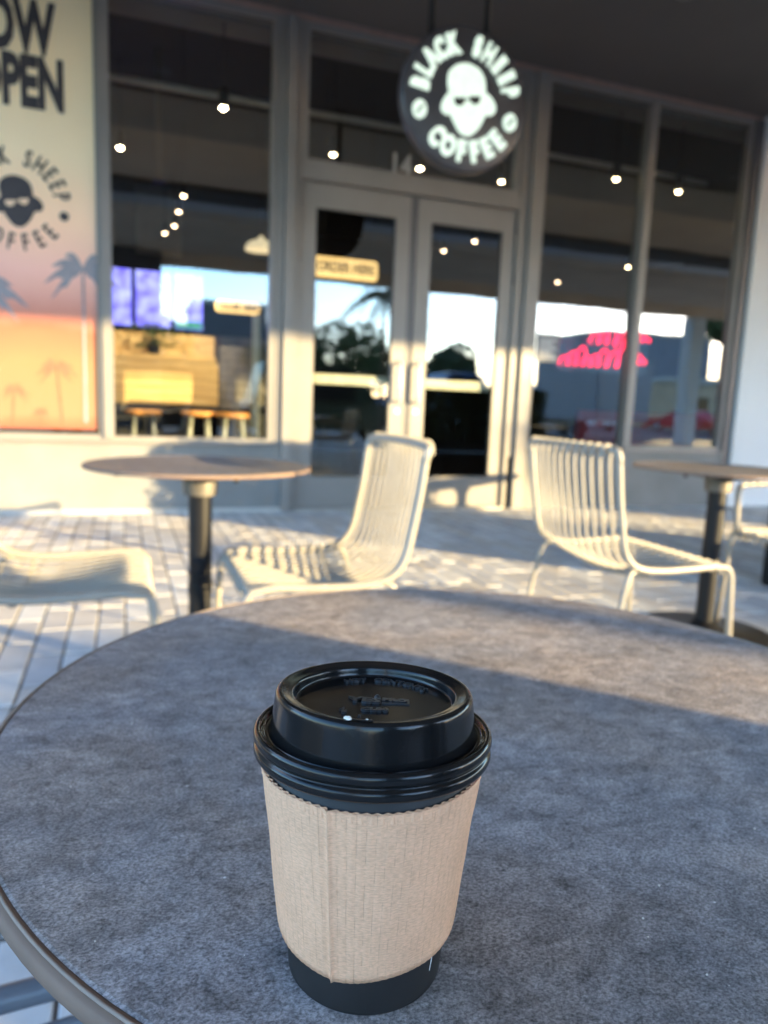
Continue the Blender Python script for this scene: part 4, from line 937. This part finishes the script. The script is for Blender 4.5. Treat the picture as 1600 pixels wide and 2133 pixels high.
for k in range(3):  # hedge row added out of view to shade the floor and left door
    hp = thing('added_shade_hedge', (3.88+k*0.80, 2.95, 0), ('evergreen hedge in a long dark planter, added for shade, end nearest the tables', 'evergreen hedge in a long dark planter, added for shade, middle of the row', 'evergreen hedge in a long dark planter, added for shade, end farthest from the tables')[k], 'planter', 'added shade hedges beyond the right edge')
    MB().box(-0.385, 0.385, -0.17, 0.17, 0.0, 0.48).build('planter', black_m, hp, bevel=0.01)
    leaf_cloud(5200, 0, 0, 0.86, 0.38, 0.18, 0.39, 0.03, 70+k, True).build('foliage', leaf_d if k % 2 else leaf_m, hp); MB().tube([(0, 0, 0.45), (0.01, 0, 1.0)], 0.02, 8).build('stem', bark_m, hp)
p2 = thing('added_shade_planter', (3.14, -1.42, 0), 'added low rosemary bush in a square dark planter, unseen, shading the left chair', 'plant')  # second planter, added out of view to shade the left chair seat
MB().box(-0.15, 0.15, -0.15, 0.15, 0.0, 1.0).build('planter', black_m, p2, bevel=0.008); leaf_cloud(2600, 0, 0, 1.12, 0.16, 0.16, 0.13, 0.024, 8, True).build('foliage', leaf_m, p2); MB().tube([(0, 0, 0.99), (0.01, 0, 1.15)], 0.015, 6).build('stem', bark_m, p2)
um = thing('added_shadow_umbrella', (2.62, -1.51, 0), 'added closed grey umbrella, unseen, its slim pole shading a strip of the nearest table', 'umbrella')  # added out of view so its pole throws the thin table shadow
MB().lathe([(0, 0), (0.24, 0), (0.24, 0.05), (0.05, 0.08), (0.03, 0.22), (0, 0.22)], 28).build('base', black_m, um); MB().tube([(0, 0, 0.1), (0, 0, 2.75)], 0.018, 10).build('pole', steel_m, um, smooth=True)
MB().lathe([(0.0, 2.80), (0.03, 2.74), (0.06, 2.4), (0.085, 2.0), (0.10, 1.82), (0.02, 1.80), (0.0, 1.80)], 9).build('folded_canopy', mat('grey_canvas', (0.2, 0.2, 0.21), 0.9), um); MB().lathe([(0.082, 2.12), (0.088, 2.11), (0.088, 2.08), (0.082, 2.07)], 18).build('tie_strap', black_m, um)
# young palm at the kerb: its thin trunk shows in the left door
pa = thing('young_palm', (6.1, -5.02, 0), 'young palm with slender trunk at the kerb', 'tree')
MB().tube(smooth_path([(0, 0, -0.14), (0.02, 0, 1.6), (0, 0.02, 3.6)], 6), 0.035, 10).build('trunk', bark_m, pa, smooth=True)
w = MB(); r6 = random.Random(21)
for k in range(22):
    a = k*2.4; el = r6.uniform(-0.25, 1.0); L_ = r6.uniform(1.1, 1.5); pts = []
    for i in range(9):
        u = i/8; pts.append(Vector((math.cos(a)*L_*u*math.cos(el), math.sin(a)*L_*u*math.cos(el), 3.6+L_*u*math.sin(el)-0.9*L_*u*u)))
    w.tube(pts, [0.012*(1-0.8*i/8) for i in range(9)], 5); side = Vector((-math.sin(a), math.cos(a), 0))
    for i in range(1, 9):
        for s_ in (-1, 1):
            for h in (0, 0.5):
                p = pts[i].lerp(pts[i-1], h); tip = p+side*s_*0.22*(1-abs(i/8-0.4))+Vector((0, 0, -0.16))+(pts[i]-pts[i-1])*0.8; d_ = (pts[i]-pts[i-1]).normalized()*0.02; w.add([p-d_, p+d_, tip], [(0, 1, 2)])
w.build('fronds', leaf_m, pa)
def tree(x, y, h, label, seed, crown_r):
    t = thing('broadleaf_tree', (x, y, -0.14), label, 'tree', 'trees beyond the parking lot')
    r = random.Random(seed); tw = MB().tube(smooth_path([(0, 0, 0), (r.uniform(-.2, .2), 0.1, h*0.25), (r.uniform(-.3, .3), 0, h*0.6)], 4), [0.22-0.012*i for i in range(9)], 9)
    lumps = []
    for k in range(11):
        a = r.uniform(0, 6.28); rr = crown_r*r.uniform(0.1, 0.75); z = h*r.uniform(0.42, 0.86); lumps.append((rr*math.cos(a), rr*math.sin(a), z, crown_r*r.uniform(0.28, 0.48)))
        tw.tube([(0, 0, h*0.3), (rr*math.cos(a)*0.5, rr*math.sin(a)*0.5, (z+h*0.3)/2), (rr*math.cos(a), rr*math.sin(a), z)], [0.09, 0.06, 0.02], 6)
    tw.build('trunk', bark_m, t, smooth=True); leaf_cloud(3600, 0, 0, 0, 1, 1, 1, 0.30, seed, lumps=lumps).build('crown', leaf_m if seed % 2 else leaf_d, t)
for i, (x, y, h, lb, cr_) in enumerate(((4, -62, 8.5, 'broad green tree beyond the parking lot, left one', 5.5), (14, -55, 7.0, 'rounded green tree beyond the parking lot, near the middle', 4.8), (25, -66, 9.5, 'tallest green tree beyond the parking lot', 6), (33, -60, 7.5, 'green tree beside the pale low building', 5), (-8, -58, 8, 'dark green tree far left beyond the parking lot', 5.2), (52, -60, 8, 'green tree far right beyond the parking lot', 5))):
    tree(x, y, h, lb, 31+i, cr_)
# tall shade tree at the kerb on the sun side
st = thing('shade_tree', (28.9, -16.2, -0.14), 'tall tree with a round crown on a bare trunk far right of the terrace', 'tree', 'trees beyond the parking lot')
MB().tube([(0, 0, 0), (0.1, 0, 2.4), (0, 0, 5.0)], [0.2, 0.15, 0.1], 10).build('trunk', bark_m, st, smooth=True)
leaf_cloud(7000, 0, 0, 5.95, 2.1, 2.1, 1.35, 0.20, 77).build('crown', leaf_m, st)
def far_building(x, y, wd, dp, h, m, label, wins):
    b = thing('far_building', (x, y, -0.14), label, 'building', 'buildings beyond the parking lot')
    MB().box(-wd/2, wd/2, -dp/2, dp/2, 0, h).build('wall', m, b); MB().box(-wd/2-0.2, wd/2+0.2, -dp/2-0.2, dp/2+0.2, h, h+0.4).build('roof', concrete_m, b)
    for k in range(wins):
        xx = -wd/2+wd*(k+0.5)/wins; MB().box(xx-wd/wins*0.3, xx+wd/wins*0.3, dp/2, dp/2+0.05, 0.9, min(h-0.8, 2.6)).build('window', carglass_m, b)
far_building(45.5, -38, 11, 10, 3.6, mat('tan_wall', (0.50, 0.38, 0.26), 0.85, 0, 1, 0.1), 'low tan shop building across the parking lot', 6)
far_building(60, -64, 15, 10, 10.2, mat('slate_wall', (0.20, 0.21, 0.25), 0.85, 0, 1, 0.1), 'tall slate grey building behind the tan one', 7)
far_building(9.3, -60, 6.5, 8, 9.3, mat('charcoal_wall', (0.09, 0.095, 0.11), 0.85, 0, 1, 0.1), 'narrow charcoal building above the trees, left of the middle', 4)
far_building(-4, -75, 34, 12, 4.5, mat('pale_wall', (0.45, 0.42, 0.38), 0.85, 0, 1, 0.1), 'long pale low building behind the left trees', 9)
for k in range(7):
    profile_car('parked_car', (-6+k*6.5, -24-(k % 2)*1.5, CARZ), ('white', 'red', 'silver', 'black', 'blue', 'second white', 'second red')[k]+' car in the far row of the parking lot', 'car', (whitep, redp, silver, blackp, bluep, whitep, redp)[k], H=1.45, kind='sedan', group='cars in the far parking row', rz=math.pi/2 if k % 2 else -math.pi/2)
# shade low on the left door comes from the added hedges; finish
for o in list(COL.objects):
    if o.type == 'MESH' and o.parent is None and 'label' not in o and 'kind' not in o: print('untagged', o.name)
